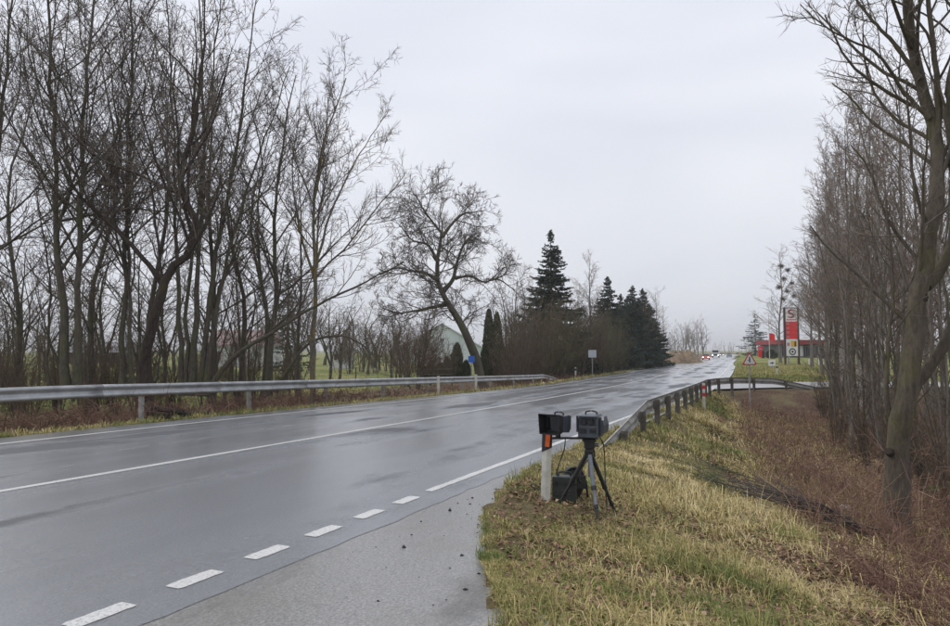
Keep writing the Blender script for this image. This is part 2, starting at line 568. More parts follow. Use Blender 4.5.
# ------------------------------------------------------------------ ground sheet
def axis(parts):
    out_ = [parts[0][0]]
    for a, b, step in parts:
        n = max(1, int(round((b - a) / step)))
        out_ += list(np.linspace(a, b, n + 1)[1:])
    return np.array(out_)

xs = axis([(-3500, -900, 260), (-900, -300, 60), (-300, -100, 12), (-100, -40, 2.5), (-40, -16, .8), (-16, -1, .45), (-1, 5.2, .14), (5.2, 14, .36), (14, 30, .8), (30, 70, 1.6), (70, 160, 5), (160, 400, 14), (400, 1000, 60), (1000, 3500, 250)])
ys = axis([(-40, -2, 4), (-2, 2.5, .3), (2.5, 13, .14), (13, 30, .4), (30, 50, .5), (50, 90, 1.2), (90, 180, 4), (180, 420, 12), (420, 1000, 60), (1000, 5000, 330)])
X, Y = np.meshgrid(xs, ys)
Z = H(X.ravel(), Y.ravel())
V = np.stack([X.ravel(), Y.ravel(), Z], 1)
nx, ny = len(xs), len(ys)
ii = np.arange(nx - 1)[None, :] + nx * np.arange(ny - 1)[:, None]
ii = ii.ravel()
Fq = np.stack([ii, ii + 1, ii + nx + 1, ii + nx], 1)
gme = raw_mesh('ground', V, [Fq], True)
s_, l_ = SL(V[:, 0], V[:, 1])
zone = np.zeros(len(V))
d2_ = l_ - bank_edge(s_) + .35 * wave(V[:, 0], V[:, 1], 1.4, 4)
zone = np.where(l_ > grass_edge(s_) - .5, .5 * sst(-.3, .5, d2_), zone)
lawnw = sst(43.5, 45, V[:, 1])
zone = np.where(l_ > -4, zone + (1 - zone) * lawnw, zone)
pl = -(l_ - L_EDGE)
zl = .5 * sst(1.3, 2.0, pl)
zl = zl + (1 - zl) * sst(9.5, 13, pl + .8 * wave(V[:, 0], V[:, 1], .5, 6))
zone = np.where(pl > 0, zl, zone)
at_ = gme.attributes.new('zone', 'FLOAT', 'POINT')
at_.data.foreach_set('value', zone.astype(np.float32))
tag(link('ground', gme, M['soil']), kind='structure')

# ------------------------------------------------------------------ road sheets
def strip(name, ss, ls, dz, mat, parent=None, zf=None, kind=None):
    """sheet on the road; ss (n), ls (n,m) lateral offsets per station"""
    ss = np.asarray(ss, float)
    ls = np.asarray(ls, float)
    if ls.ndim == 1: ls = np.tile(ls, (len(ss), 1))
    n, m = ls.shape
    Sg = np.tile(ss[:, None], (1, m))
    x, y = PT(Sg.ravel(), ls.ravel())
    z = road_z(Sg.ravel(), ls.ravel()) + dz
    if zf is not None: z = z + zf(Sg.ravel(), ls.ravel())
    i = (np.arange(m - 1)[None, :] + m * np.arange(n - 1)[:, None]).ravel()
    F = np.stack([i, i + 1, i + m + 1, i + m], 1)
    me = raw_mesh(name, np.stack([x, y, z], 1), [F], True)
    uvl = me.uv_layers.new(name='sl')
    li = np.empty(len(me.loops), np.int32)
    me.loops.foreach_get('vertex_index', li)
    uvs = np.stack([Sg.ravel(), ls.ravel()], 1)[li]
    uvl.data.foreach_set('uv', uvs.astype(np.float32).ravel())
    o = link(name, me, mat, parent)
    if kind: o['kind'] = kind
    return o

st = axis([(-25, 0, 1.5), (0, 15, .25), (15, 60, .6), (60, 200, 4), (200, 900, 20)])
jit = np.random.default_rng(2)
edge_r = -3.52 + .012 * np.sin(st * 1.3) + .012 * jit.normal(size=len(st))
cols = np.concatenate([np.linspace(L_EDGE, -4.2, 14)])
lsr = np.concatenate([np.tile(cols, (len(st), 1)), edge_r[:, None]], 1)
lsr[:, 0] += .06 * np.sin(st * 1.7) + .04 * jit.normal(size=len(st))
road = strip('road', st, lsr, 0.0, M['asphalt'], kind='structure')
st2 = axis([(-15, 0, 1.0), (0, 16, .2), (16, 36, .5), (36, 120, 3)])
ge = grass_edge(st2) + .35
lsh = np.stack([np.full(len(st2), -3.75), np.full(len(st2), -3.3)] + [-3.3 + (np.maximum(ge, -3.2) + 3.3) * k / 6 for k in range(1, 7)], 1)
strip('road_shoulder', st2, lsh, -.003, M['shoulder'], kind='structure')

# painted markings, each stroke a piece of the road
def marking(s0, s1, lc, wd, step=1.0, name='lane_marking'):
    n = max(2, int((s1 - s0) / step) + 1)
    ss_ = np.linspace(s0, s1, n)
    ls_ = np.stack([lc - wd / 2 + .0035 * jit.normal(size=n), lc - wd * .2 + 0 * ss_, lc + wd * .2 + 0 * ss_, lc + wd / 2 + .0035 * jit.normal(size=n)], 1)
    if n > 4:                                          # worn, rounded stroke ends
        for e0 in (0, -1): ls_[e0] = lc + (ls_[e0] - lc) * .86
    strip(name, ss_, ls_, .004, M['paint'], road)

period = .762
for k in range(9):
    c = 6.9 - period * k
    if c < .2: break
    marking(c - .21, c + .21, L_RIGHT, .145, .035, 'marking_dash')
marking(7.45, 34.0, L_RIGHT - .02, .115, .12, 'edge_line')
marking(43.5, 420, -4.0, .16, 3, 'edge_line')
marking(-20, 420, L_MID, .13, 2, 'centre_line')
marking(-20, 420, L_LEFT, .13, 2, 'edge_line')

# the side road joining from the right
side_m = MB()
sx = axis([(0, 8, .8), (8, 50, 4)])
lo = []
for x in sx:
    k = max(0, 1 - x / 6) ** 2
    fl = 2.6 * k
    row = []
    for dy in (-3.1 - fl, -1.5, 0, 1.5, 3.1 + fl):
        row.append((13.0 + x + .45 * dy * max(0, 1 - x / 8), SIDE_Y + dy, -.398 + .02 * (1 - k) + .0 * dy))
    lo.append(row)
Vs = [p for r in lo for p in r]
Fs = [(5 * i + j, 5 * i + j + 1, 5 * i + j + 6, 5 * i + j + 5) for i in range(len(sx) - 1) for j in range(4)]
side_m.add(Vs, Fs)
o = side_m.build('side_road', M['side_asphalt'])
tag(o, kind='structure')

# ------------------------------------------------------------------ tree growing
def normv(a): return a / (np.linalg.norm(a, axis=-1, keepdims=True) + 1e-9)

def tubes(P, R, n):
    """P (N,K,3), R (N,K) -> verts, quads"""
    N, K, _ = P.shape
    T = normv(np.gradient(P, axis=1))
    ref = np.where(np.abs(T[:, :1, 2:3]) > .8, np.array([1., 0, 0]), np.array([0, 0, 1.]))
    U = normv(np.cross(ref, T))
    W = np.cross(T, U)
    a = np.linspace(0, 2 * np.pi, n, endpoint=False)
    V = P[:, :, None, :] + R[:, :, None, None] * (np.cos(a)[:, None] * U[:, :, None, :] + np.sin(a)[:, None] * W[:, :, None, :])
    base = (np.arange(N) * K * n)[:, None, None] + (np.arange(K - 1) * n)[None, :, None]
    j = np.arange(n)[None, None, :]
    j2 = (j + 1) % n
    F = np.stack([base + j, base + j2, base + n + j2, base + n + j], -1).reshape(-1, 4)
    return V.reshape(-1, 3), F

class Acc:
    def __init__(self): self.v = []; self.f = []; self.n = 0; self.t = []
    def add(self, V, F, tint=None):
        self.v.append(V); self.f.append(F + self.n); self.n += len(V)
        if tint is not None: self.t.append(tint)
    def mesh(self, name, smooth=True):
        byk = {}
        for f in self.f: byk.setdefault(f.shape[1], []).append(f)
        me = raw_mesh(name, np.concatenate(self.v), [np.concatenate(x) for x in byk.values()], smooth)
        if self.t:
            a = me.attributes.new('tint', 'FLOAT', 'POINT')
            a.data.foreach_set('value', np.concatenate(self.t).astype(np.float32))
        return me

def curve_pts(pts, K):
    pts = np.array(pts, float)
    if len(pts) == 2: return pts[0] + (pts[1] - pts[0]) * np.linspace(0, 1, K)[:, None]
    ext = np.vstack([2 * pts[0] - pts[1], pts, 2 * pts[-1] - pts[-2]])
    seg = np.linalg.norm(np.diff(pts, axis=0), axis=1)
    cum = np.concatenate([[0], np.cumsum(seg)])
    res = []
    for t in np.linspace(0, cum[-1], K):
        i = min(int(np.searchsorted(cum, t, 'right') - 1), len(pts) - 2)
        u = (t - cum[i]) / (seg[i] + 1e-9)
        p0, p1, p2, p3 = ext[i:i + 4]
        res.append(.5 * (2 * p1 + (p2 - p0) * u + (2 * p0 - 5 * p1 + 4 * p2 - p3) * u * u + (3 * p1 - p0 - 3 * p2 + p3) * u ** 3))
    return np.array(res)

def grow(rng, P, R, per_m, nmin, t0, t1, ang, asd, lr, K, up, wig, rr, rmin, lmax=9, lmin=.1, tipw=.35, nmax=60):
    N, Kp, _ = P.shape
    L = np.linalg.norm(np.diff(P, axis=1), axis=2).sum(1)
    cnt = np.clip(np.round(L * per_m * (t1 - t0)).astype(int), nmin, nmax)
    idx = np.repeat(np.arange(N), cnt)
    off = np.arange(len(idx)) - np.repeat(np.cumsum(cnt) - cnt, cnt)
    t = t0 + (t1 - t0) * (off + rng.random(len(idx))) / cnt[idx]
    f = t * (Kp - 1)
    i = np.minimum(f.astype(int), Kp - 2)
    u = (f - i)[:, None]
    pos = P[idx, i] * (1 - u) + P[idx, i + 1] * u
    tan = normv(P[idx, i + 1] - P[idx, i])
    rad = R[idx, i] * (1 - u[:, 0]) + R[idx, i + 1] * u[:, 0]
    perp = normv(np.cross(tan, rng.normal(size=tan.shape)))
    a = np.clip(rng.normal(ang, asd, len(idx)), .15, 1.9)[:, None]
    d = np.cos(a) * tan + np.sin(a) * perp
    ln = np.clip(L[idx] * lr * (1 - (1 - tipw) * t) * rng.uniform(.6, 1.25, len(idx)), lmin, lmax)
    pts = [pos]
    p = pos
    for k in range(1, K):
        d = normv(d + np.array([0, 0, up]) + wig * rng.normal(size=d.shape))
        p = p + d * (ln / (K - 1))[:, None]
        pts.append(p)
    Pn = np.stack(pts, 1)
    r0 = np.maximum(np.minimum(rad * rr * rng.uniform(.7, 1.1, len(idx)), .007 + ln * .0115), rmin)
    Rn = np.maximum(r0[:, None] * np.linspace(1, .35, K)[None, :], rmin * .6)
    return Pn, Rn

def tree_parts(seed, stems, K0=18, levels=None, flare=1.35, limbs=True):
    """stems: list of (points, r0, r1). returns trunk mesh, crown mesh (local coordinates)"""
    rng = np.random.default_rng(seed)
    Ps, Rs = [], []
    for si, (pts, r0, r1) in enumerate(stems):
        P = curve_pts(pts, K0)
        L = np.linalg.norm(np.diff(P, axis=0), axis=1).sum()
        P[1:-1] += rng.normal(size=(K0 - 2, 3)) * (.0022 * L)
        u = np.linspace(0, 1, K0)
        R = (r0 + (r1 - r0) * u ** .7) * .92
        R *= 1 + .05 * rng.normal(size=K0)
        if flare > 1: R[0] *= flare; R[1] *= 1 + (flare - 1) * .3
        Ps.append(P); Rs.append(R)
    P, R = np.stack(Ps), np.stack(Rs)
    tr = Acc(); tr.add(*tubes(P, R, 9))
    cr_ = Acc()
    for k, lv in enumerate(levels):
        sides = lv.pop('sides', 3)
        P, R = grow(rng, P, R, **lv)
        lv['sides'] = sides
        (tr if k == 0 and limbs else cr_).add(*tubes(P, R, sides))
    return tr, cr_

def levels_std(dens=1.0, ang=.75, up=.10, wig=.12, lr1=.45, t0=.25, fine=.0058, l1max=5.5):
    return [
        dict(per_m=2.3 * dens, nmin=8, t0=t0, t1=.985, ang=ang, asd=.18, lr=lr1, K=8, up=up, wig=wig, rr=.55, rmin=.010, sides=5, lmax=l1max),
        dict(per_m=3.4 * dens, nmin=3, t0=.15, t1=.98, ang=.7, asd=.22, lr=.42, K=6, up=up * .8, wig=wig, rr=.6, rmin=.007, sides=4, lmax=2.6),
        dict(per_m=5.4 * dens, nmin=3, t0=.12, t1=.98, ang=.7, asd=.25, lr=.48, K=4, up=up * .6, wig=wig, rr=.65, rmin=fine * 1.25, sides=3, lmax=1.3),
        dict(per_m=6.0 * dens, nmin=2, t0=.15, t1=1, ang=.65, asd=.25, lr=.75, K=2, up=.06, wig=.15, rr=.7, rmin=fine, sides=3, lmax=.75, lmin=.2, nmax=7),
    ]

def make_tree(name, base, tr, cr_, mtr, mcr, label, cat='tree', group=None, world=True):
    root = empty(name, base)
    b = np.array(base, float)
    if world:
        tr.v = [v - b for v in tr.v]; cr_.v = [v - b for v in cr_.v]
    link('trunk', tr.mesh('trunk'), mtr, root)
    link('crown', cr_.mesh('crown'), mcr, root)
    return tag(root, label, cat, group)

def px_stem(rng, pts, depth, r0, r1, spread=.14):
    """stem through surveyed bearings; wanders in depth as a real stem does"""
    n = len(pts)
    dd = np.cumsum(rng.normal(0, spread, n)); dd -= dd[0]
    if n > 2: dd[1] *= .3
    res = [spot(p[0], p[1], depth + dd[i]) for i, p in enumerate(pts)]
    return (res, r0, r1)

def hero(name, seed, depth, stems, mtr, mcr, label, lev, cat='tree', group=None, spread=.14, K0=18):
    rng = np.random.default_rng(seed)
    st_ = []
    for pts, r0, r1 in stems: st_.append(px_stem(rng, pts, depth, r0, r1, spread))
    b = np.array(st_[0][0][0]); gz = Hs(b[0], b[1])
    for (p, _, _) in st_:
        if p[0][2] < gz + .8: p[0] = np.array([p[0][0], p[0][1], Hs(p[0][0], p[0][1]) - .12])
    tr, cr_ = tree_parts(seed + 100, st_, K0, lev)
    return make_tree(name, (b[0], b[1], gz), tr, cr_, mtr, mcr, label, cat, group)

# --- the row of big bare trees behind the left guardrail
hero('bare_tree', 1, 21, [([(68, 398), (60, 280), (54, 130), (44, -90)], .15, .02),
                          ([(77, 398), (79, 280), (84, 130), (100, -70)], .145, .02)],
     M['bark_dark'], M['twig_dark'], 'tall bare tree with two straight stems from one foot behind the guardrail', levels_std(1.12, .72))
hero('bare_tree', 2, 23.5, [([(121, 395), (124, 280), (129, 130), (136, -80)], .125, .018),
                          ([(131, 395), (130, 280), (122, 160), (106, 30)], .095, .015)],
     M['bark_dark'], M['twig_dark'], 'slim bare tree with two stems just beside the reddish gnarled trunk', levels_std(1.1, .68))
hero('gnarled_tree', 3, 20.5, [([(143, 400), (145, 360), (153, 322), (165, 279), (187, 253), (195, 225), (180, 180), (190, 140), (197, 112), (202, 60), (206, -10)], .215, .02),
                          ([(163, 283), (142, 257), (112, 226), (82, 198), (62, 165), (40, 120)], .10, .02)],
     M['bark_red'], M['twig_dark'], 'crooked tree with thick reddish brown kinked trunk behind the guardrail', levels_std(.98, .7), K0=26)
hero('bare_tree', 4, 24, [([(191, 396), (197, 280), (203, 150), (198, -40)], .135, .018),
                          ([(182, 396), (177, 280), (174, 140), (166, -30)], .11, .015),
                          ([(198, 396), (212, 280), (236, 150), (258, -10)], .13, .018),
                          ([(204, 396), (222, 280), (256, 165), (290, 66)], .11, .015),
                          ([(187, 396), (190, 280), (206, 130), (224, -30)], .095, .015),
                          ([(206, 394), (228, 362), (257, 341), (285, 324), (312, 308), (345, 292), (378, 276), (404, 262)], .12, .02)],
     M['bark_dark'], M['twig_dark'], 'many stemmed bare tree fanning upward, one long limb leaning low over the field', levels_std(.86, .62, lr1=.36, t0=.3))
hero('bare_tree', 5, 27.5, [([(268, 396), (272, 330), (277, 286), (275, 220), (283, 140), (296, 75)], .165, .02),
                          ([(270, 330), (261, 280), (258, 220), (262, 160), (250, 100)], .08, .02),
                          ([(274, 392), (290, 368), (306, 346), (330, 336), (356, 341), (384, 366)], .10, .015)],
     M['bark_dark'], M['twig_dark'], 'bare tree with a low arching bough beside the yellow lichen trunk', levels_std(1.05, .7))
hero('lichen_tree', 6, 25.6, [([(312, 409), (313, 350), (316, 275), (313, 225), (322, 150), (346, 78)], .135, .02),
                          ([(316, 268), (331, 212), (356, 160), (388, 112)], .06, .012),
                          ([(315, 280), (300, 230), (292, 170), (300, 110)], .06, .012)],
     M['bark_lichen'], M['twig_dark'], 'slender bare tree with yellow lichen on its pale trunk by the guardrail', levels_std(1.25, .7, t0=.38))
hero('bare_tree', 7, 22, [([(-28, 398), (-24, 300), (-10, 200), (4, 90), (12, -30)], .16, .025), ([(-30, 398), (-50, 250), (-70, 80)], .12, .02)],
     M['bark_dark'], M['twig_dark'], 'bare tree whose branches reach in beside the tall twin stems', levels_std(.95, .75, t0=.3))
hero('bare_sapling', 8, 24, [([(47, 395), (48, 340), (50, 285), (44, 240), (36, 190)], .07, .015)],
     M['bark_dark'], M['twig_brown'], 'small thin bare tree beside the tall twin stems', levels_std(1.1, .8, t0=.2))
# --- leaning old willow
hero('leaning_tree', 9, 44, [([(484, 392), (478, 365), (465, 332), (447, 302), (438, 283), (438, 256), (442, 237), (432, 222), (420, 206), (416, 194)], .44, .03),
                          ([(442, 237), (452, 224), (463, 214), (476, 212), (486, 210)], .15, .02),
                          ([(442, 292), (453, 279), (459, 256), (467, 240), (478, 232)], .2, .03),
                          ([(455, 278), (470, 276), (484, 282), (497, 279), (515, 290)], .12, .03),
                          ([(446, 304), (430, 308), (415, 311), (398, 313), (382, 308)], .15, .03),
                          ([(438, 280), (425, 273), (411, 271), (396, 268), (380, 275)], .15, .03),
                          ([(438, 262), (428, 245), (412, 240), (400, 225)], .12, .03)],
     M['bark_dark'], M['twig_dark'], 'old tree with thick trunk leaning toward the field behind the blue sign',
     [dict(per_m=4.5, nmin=14, t0=.3, t1=1, ang=.95, asd=.3, lr=.8, K=8, up=.04, wig=.22, rr=.5, rmin=.018, sides=5, lmax=2.9, lmin=1.3),
      dict(per_m=3.4, nmin=4, t0=.15, t1=1, ang=.75, asd=.25, lr=.6, K=5, up=.05, wig=.2, rr=.6, rmin=.015, sides=4, lmax=2.2),
      dict(per_m=4.4, nmin=3, t0=.15, t1=1, ang=.7, asd=.25, lr=.65, K=4, up=.04, wig=.2, rr=.6, rmin=.012, sides=3, lmax=1.2),
      dict(per_m=5, nmin=3, t0=.15, t1=1, ang=.65, asd=.25, lr=.8, K=2, up=.03, wig=.2, rr=.6, rmin=.010, sides=3, lmax=.8, lmin=.25, nmax=6)], K0=20, spread=.35)
# --- the big tree standing in the ditch on the right
DT = hero('ditch_tree', 10, 11.1, [([(897, 532), (897, 470), (905, 400), (913, 341), (922, 295), (932, 216), (936, 182), (931, 120), (920, 81), (908, 10), (900, -80), (890, -200)], .235, .03),
                          ([(903, 410), (925, 372), (945, 345), (965, 290), (985, 200), (1005, 60)], .12, .03),
                          ([(924, 285), (946, 262), (957, 200), (950, 110), (958, 0), (965, -120)], .10, .03),
                          ([(935, 180), (938, 112), (934, 48), (926, -30), (925, -140)], .07, .02),
                          ([(930, 118), (903, 91), (879, 55), (850, 40), (822, 24), (800, 4)], .045, .008),
                          ([(919, 79), (898, 48), (876, 24), (855, -4), (838, -50)], .05, .01),
                          ([(898, 440), (886, 395), (889, 340), (893, 280), (886, 200)], .06, .012)],
     M['bark_moss'], M['twig_dark'], 'big mossy forked tree standing in the ditch among reddish weeds',
     levels_std(1.15, .75, t0=.28, fine=.0036, l1max=2.4), K0=26, spread=.12)

_b = np.array(DT.location)
_k = spot(921, 300, 11.0) - _b
MB().tube([_k + [0, .1, 0], _k + [-.05, -.12, .03], _k + [-.06, -.16, .035]], [.1, .085, .07], 10).build('cut_stub', M['bark_red'], DT)
_k = spot(893, 455, 11.0) - _b
MB().tube([_k + [.05, .1, 0], _k + [-.1, -.06, .06], _k + [-.13, -.09, .07]], [.075, .06, .05], 9).build('cut_stub', M['bark_red'], DT)
# --- template bare trees and shrubs (local coordinates, about 10 m tall), copied below
def template(name, seed, kind, mtr, mcr):
    rng = np.random.default_rng(seed)
    if kind == 'birch':
        h = 11
        stems = [([(0, 0, -.15), (.1 * rng.normal(), .1 * rng.normal(), h * .3), (.2 * rng.normal(), .2 * rng.normal(), h * .65), (.3 * rng.normal(), .3 * rng.normal(), h)], .11, .012)]
        lev = [dict(per_m=4, nmin=10, t0=.2, t1=.99, ang=.65, asd=.18, lr=.30, K=7, up=.08, wig=.1, rr=.45, rmin=.009, sides=4, lmax=3),
               dict(per_m=5, nmin=4, t0=.15, t1=.98, ang=.65, asd=.2, lr=.45, K=4, up=.03, wig=.12, rr=.6, rmin=.007, sides=3, lmax=1.3),
               dict(per_m=6, nmin=3, t0=.15, t1=1, ang=.6, asd=.2, lr=.6, K=2, up=-.05, wig=.15, rr=.6, rmin=.0075, sides=3, lmax=.9, lmin=.25, nmax=10)]
    elif kind == 'pole':
        h = 9
        stems = [([(.15 * rng.normal(), .15 * rng.normal(), -.15), (.3 * rng.normal(), .3 * rng.normal(), h * .5), (.7 * rng.normal(), .7 * rng.normal(), h * rng.uniform(.8, 1.05))], rng.uniform(.05, .085), .01) for _ in range(2)]
        lev = [dict(per_m=2.6, nmin=8, t0=.15, t1=.99, ang=.6, asd=.2, lr=.26, K=6, up=.1, wig=.12, rr=.5, rmin=.008, sides=4, lmax=2.4),
               dict(per_m=4, nmin=3, t0=.2, t1=.98, ang=.65, asd=.2, lr=.45, K=4, up=.08, wig=.14, rr=.6, rmin=.006, sides=3, lmax=1.1),
               dict(per_m=5, nmin=2, t0=.2, t1=1, ang=.6, asd=.2, lr=.6, K=3, up=.05, wig=.15, rr=.6, rmin=.0065, sides=3, lmax=.6, nmax=8)]
    elif kind == 'round':
        h = 9
        stems = [([(0, 0, -.15), (.15, 0, h * .25), (.3 * rng.normal(), .3 * rng.normal(), h * .6), (.6 * rng.normal(), .6 * rng.normal(), h * .95)], .16, .02),
                 ([(.05, 0, h * .2), (.7, .4, h * .45), (1.6, .8, h * .8)], .09, .015), ([(.05, 0, h * .22), (-.8, -.3, h * .5), (-1.6, .2, h * .78)], .09, .015)]
        lev = [dict(per_m=2.4, nmin=8, t0=.25, t1=.99, ang=.75, asd=.2, lr=.42, K=7, up=.06, wig=.14, rr=.5, rmin=.012, sides=4, lmax=3.2),
               dict(per_m=3.4, nmin=4, t0=.2, t1=.98, ang=.7, asd=.2, lr=.5, K=5, up=.05, wig=.16, rr=.6, rmin=.010, sides=3, lmax=1.6),
               dict(per_m=5, nmin=3, t0=.15, t1=1, ang=.65, asd=.2, lr=.6, K=3, up=.03, wig=.15, rr=.6, rmin=.0125, sides=3, lmax=.9, nmax=10)]
    else:                                                     # shrub, about 3 m
        stems = []
        for k in range(9):
            a = rng.uniform(0, 6.28); r = rng.uniform(.4, 1.2)
            stems.append(([(.15 * math.cos(a), .15 * math.sin(a), -.1), (.5 * r * math.cos(a), .5 * r * math.sin(a), 1.4), (r * math.cos(a), r * math.sin(a), rng.uniform(2.3, 3.3))], .028, .006))
        lev = [dict(per_m=5, nmin=8, t0=.12, t1=.99, ang=.6, asd=.2, lr=.4, K=5, up=.06, wig=.16, rr=.6, rmin=.006, sides=3, lmax=1.4),
               dict(per_m=9, nmin=4, t0=.1, t1=1, ang=.65, asd=.25, lr=.5, K=4, up=.04, wig=.18, rr=.7, rmin=.008, sides=3, lmax=.7, nmax=12)]
    tr, cr_ = tree_parts(seed, stems, 12, lev, 1.3 if kind != 'shrub' else 1, kind != 'shrub')
    return tr.mesh('trunk'), cr_.mesh('crown')

TPL = {}
for k, n_ in (('birch', 3), ('pole', 4), ('round', 3), ('shrub', 3)):
    TPL[k] = [template(k, 40 + 7 * i + len(k), k, None, None) for i in range(n_)]
_matcache = {}
def with_mat(me, mat):
    key = (me.name, mat.name)
    if key not in _matcache:
        m2 = me if len(me.materials) == 0 else me.copy()
        m2.materials.clear(); m2.materials.append(mat)
        _matcache[key] = m2
    return _matcache[key]

TREE_BASE = dict(birch=11, pole=9, round=9, shrub=3)
_trng = random.Random(11)
def plant(name, kind, x, y, h, mtr, mcr, label, cat='tree', group=None, wide=1.0, var=None):
    tm, cm = TPL[kind][_trng.randrange(len(TPL[kind])) if var is None else var]
    root = empty(name, (x, y, Hs(x, y)), _trng.uniform(0, 6.28))
    k = h / TREE_BASE[kind]
    root.scale = (k * wide, k * wide, k)
    stem_name = 'trunk' if kind != 'shrub' else 'stems'
    o1 = bpy.data.objects.new(stem_name, with_mat(tm, mtr)); COL.objects.link(o1); o1.parent = root
    o2 = bpy.data.objects.new('crown' if kind != 'shrub' else 'twigs', with_mat(cm, mcr)); COL.objects.link(o2); o2.parent = root
    return tag(root, label, cat, group)

# birch thicket on the right beyond the ditch
g = 'bare trees of the thicket beyond the ditch'
for (px, Y_, h) in [(868, 27, 13.2), (850, 30, 12.6), (838, 34, 11.5), (836, 38, 11), (881, 24, 12.0), (893, 29, 13), (906, 21, 11.5), (921, 26, 12.6), (938, 22, 12.5), (858, 36, 12), (842, 46, 12), (875, 33, 13), (955, 24, 12), (930, 33, 13), (905, 36, 13), (970, 30, 13), (838, 49, 14), (829, 60, 14), (822, 60, 17.5), (830, 52, 17.5), (818, 104, 20), (828, 70, 18), (834, 55, 17), (842, 45, 16), (850, 40, 16), (862, 33, 15), (872, 30, 14.5), (846, 52, 17)]:
    pale = _trng.random() < .35
    plant('birch_tree', 'birch', gx(px, Y_), Y_, h, M['bark_birch'] if pale else M['bark_grey'], M['twig_grey'],
          ('white barked slender birch' if pale else 'tall slender grey barked tree') + ' in the thicket beyond the ditch' + (' beside the side road' if Y_ > 36 else ''),
          group=('white barked birches' if pale else 'grey barked trees') + (' beside the side road' if Y_ > 36 else ' of the thicket'), wide=.85 if Y_ > 50 else 1.0)
for (px, Y_, h) in [(838, 23.5, 6.5), (850, 21, 7.5), (862, 22, 7), (873, 19.5, 8.5), (888, 18.5, 7), (845, 27, 8), (916, 18, 8), (941, 17, 7.5), (952, 19, 9), (885, 26, 9), (832, 31, 8), (936, 27, 10)]:
    grey = _trng.random() < .5; nb_ = px > 884
    plant('sapling', 'pole', gx(px, Y_), Y_, h, M['bark_grey'] if grey else M['bark_dark'], M['twig_brown'],
          'thin bare sapling with %s stems %s' % ('grey' if grey else 'dark', 'just behind the big ditch tree' if nb_ else 'crowding the ditch toward the side road'),
          group='%s saplings %s' % ('grey' if grey else 'dark', 'behind the big ditch tree' if nb_ else 'along the ditch'))
for (px, Y_, h) in [(868, 17.5, 1.8), (905, 15.5, 1.9), (925, 15, 2.0), (945, 13.5, 2.2), (835, 23, 1.8), (880, 21, 2.4), (940, 18, 2.6), (822, 31, 2.0), (838, 34, 2.4)]:
    plant('bare_shrub', 'shrub', gx(px, Y_), Y_, h, M['bark_dark'], M['twig_brown'],
          'low brown shrub under the thicket ' + ('behind the big ditch tree' if px > 884 else 'along the ditch'), 'shrub', 'low shrubs ' + ('behind the big tree' if px > 884 else 'along the ditch'), 1.15)
# birches near the fuel sign
plant('birch_tree', 'birch', gx(780, 101), 101, 16, M['bark_grey'], M['twig_grey'], 'bare birch carrying dark twig clumps right behind the red pylon sign', wide=1.5, var=0)
plant('birch_tree', 'birch', gx(811, 84), 84, 15.5, M['bark_grey'], M['twig_grey'], 'bare birch on the lawn in front of the red roofed station', wide=1.4, var=1)
plant('birch_tree', 'birch', gx(826, 70), 70, 15.5, M['bark_grey'], M['twig_grey'], 'bare birch at the lawn edge nearest the thicket', wide=1.4, var=2)

for (px, Y_, h) in [(18, 31, 15), (98, 30, 15.5), (150, 29, 15), (212, 30, 15), (238, 31, 14), (262, 33, 13.5), (300, 36, 12)]:
    plant('bare_tree', 'birch', gx(px, Y_), Y_, h, M['bark_dark'], M['twig_dark'], 'tall slim bare tree in the second row behind the big left trunks', group='second row behind the big left trunks', wide=1.25)
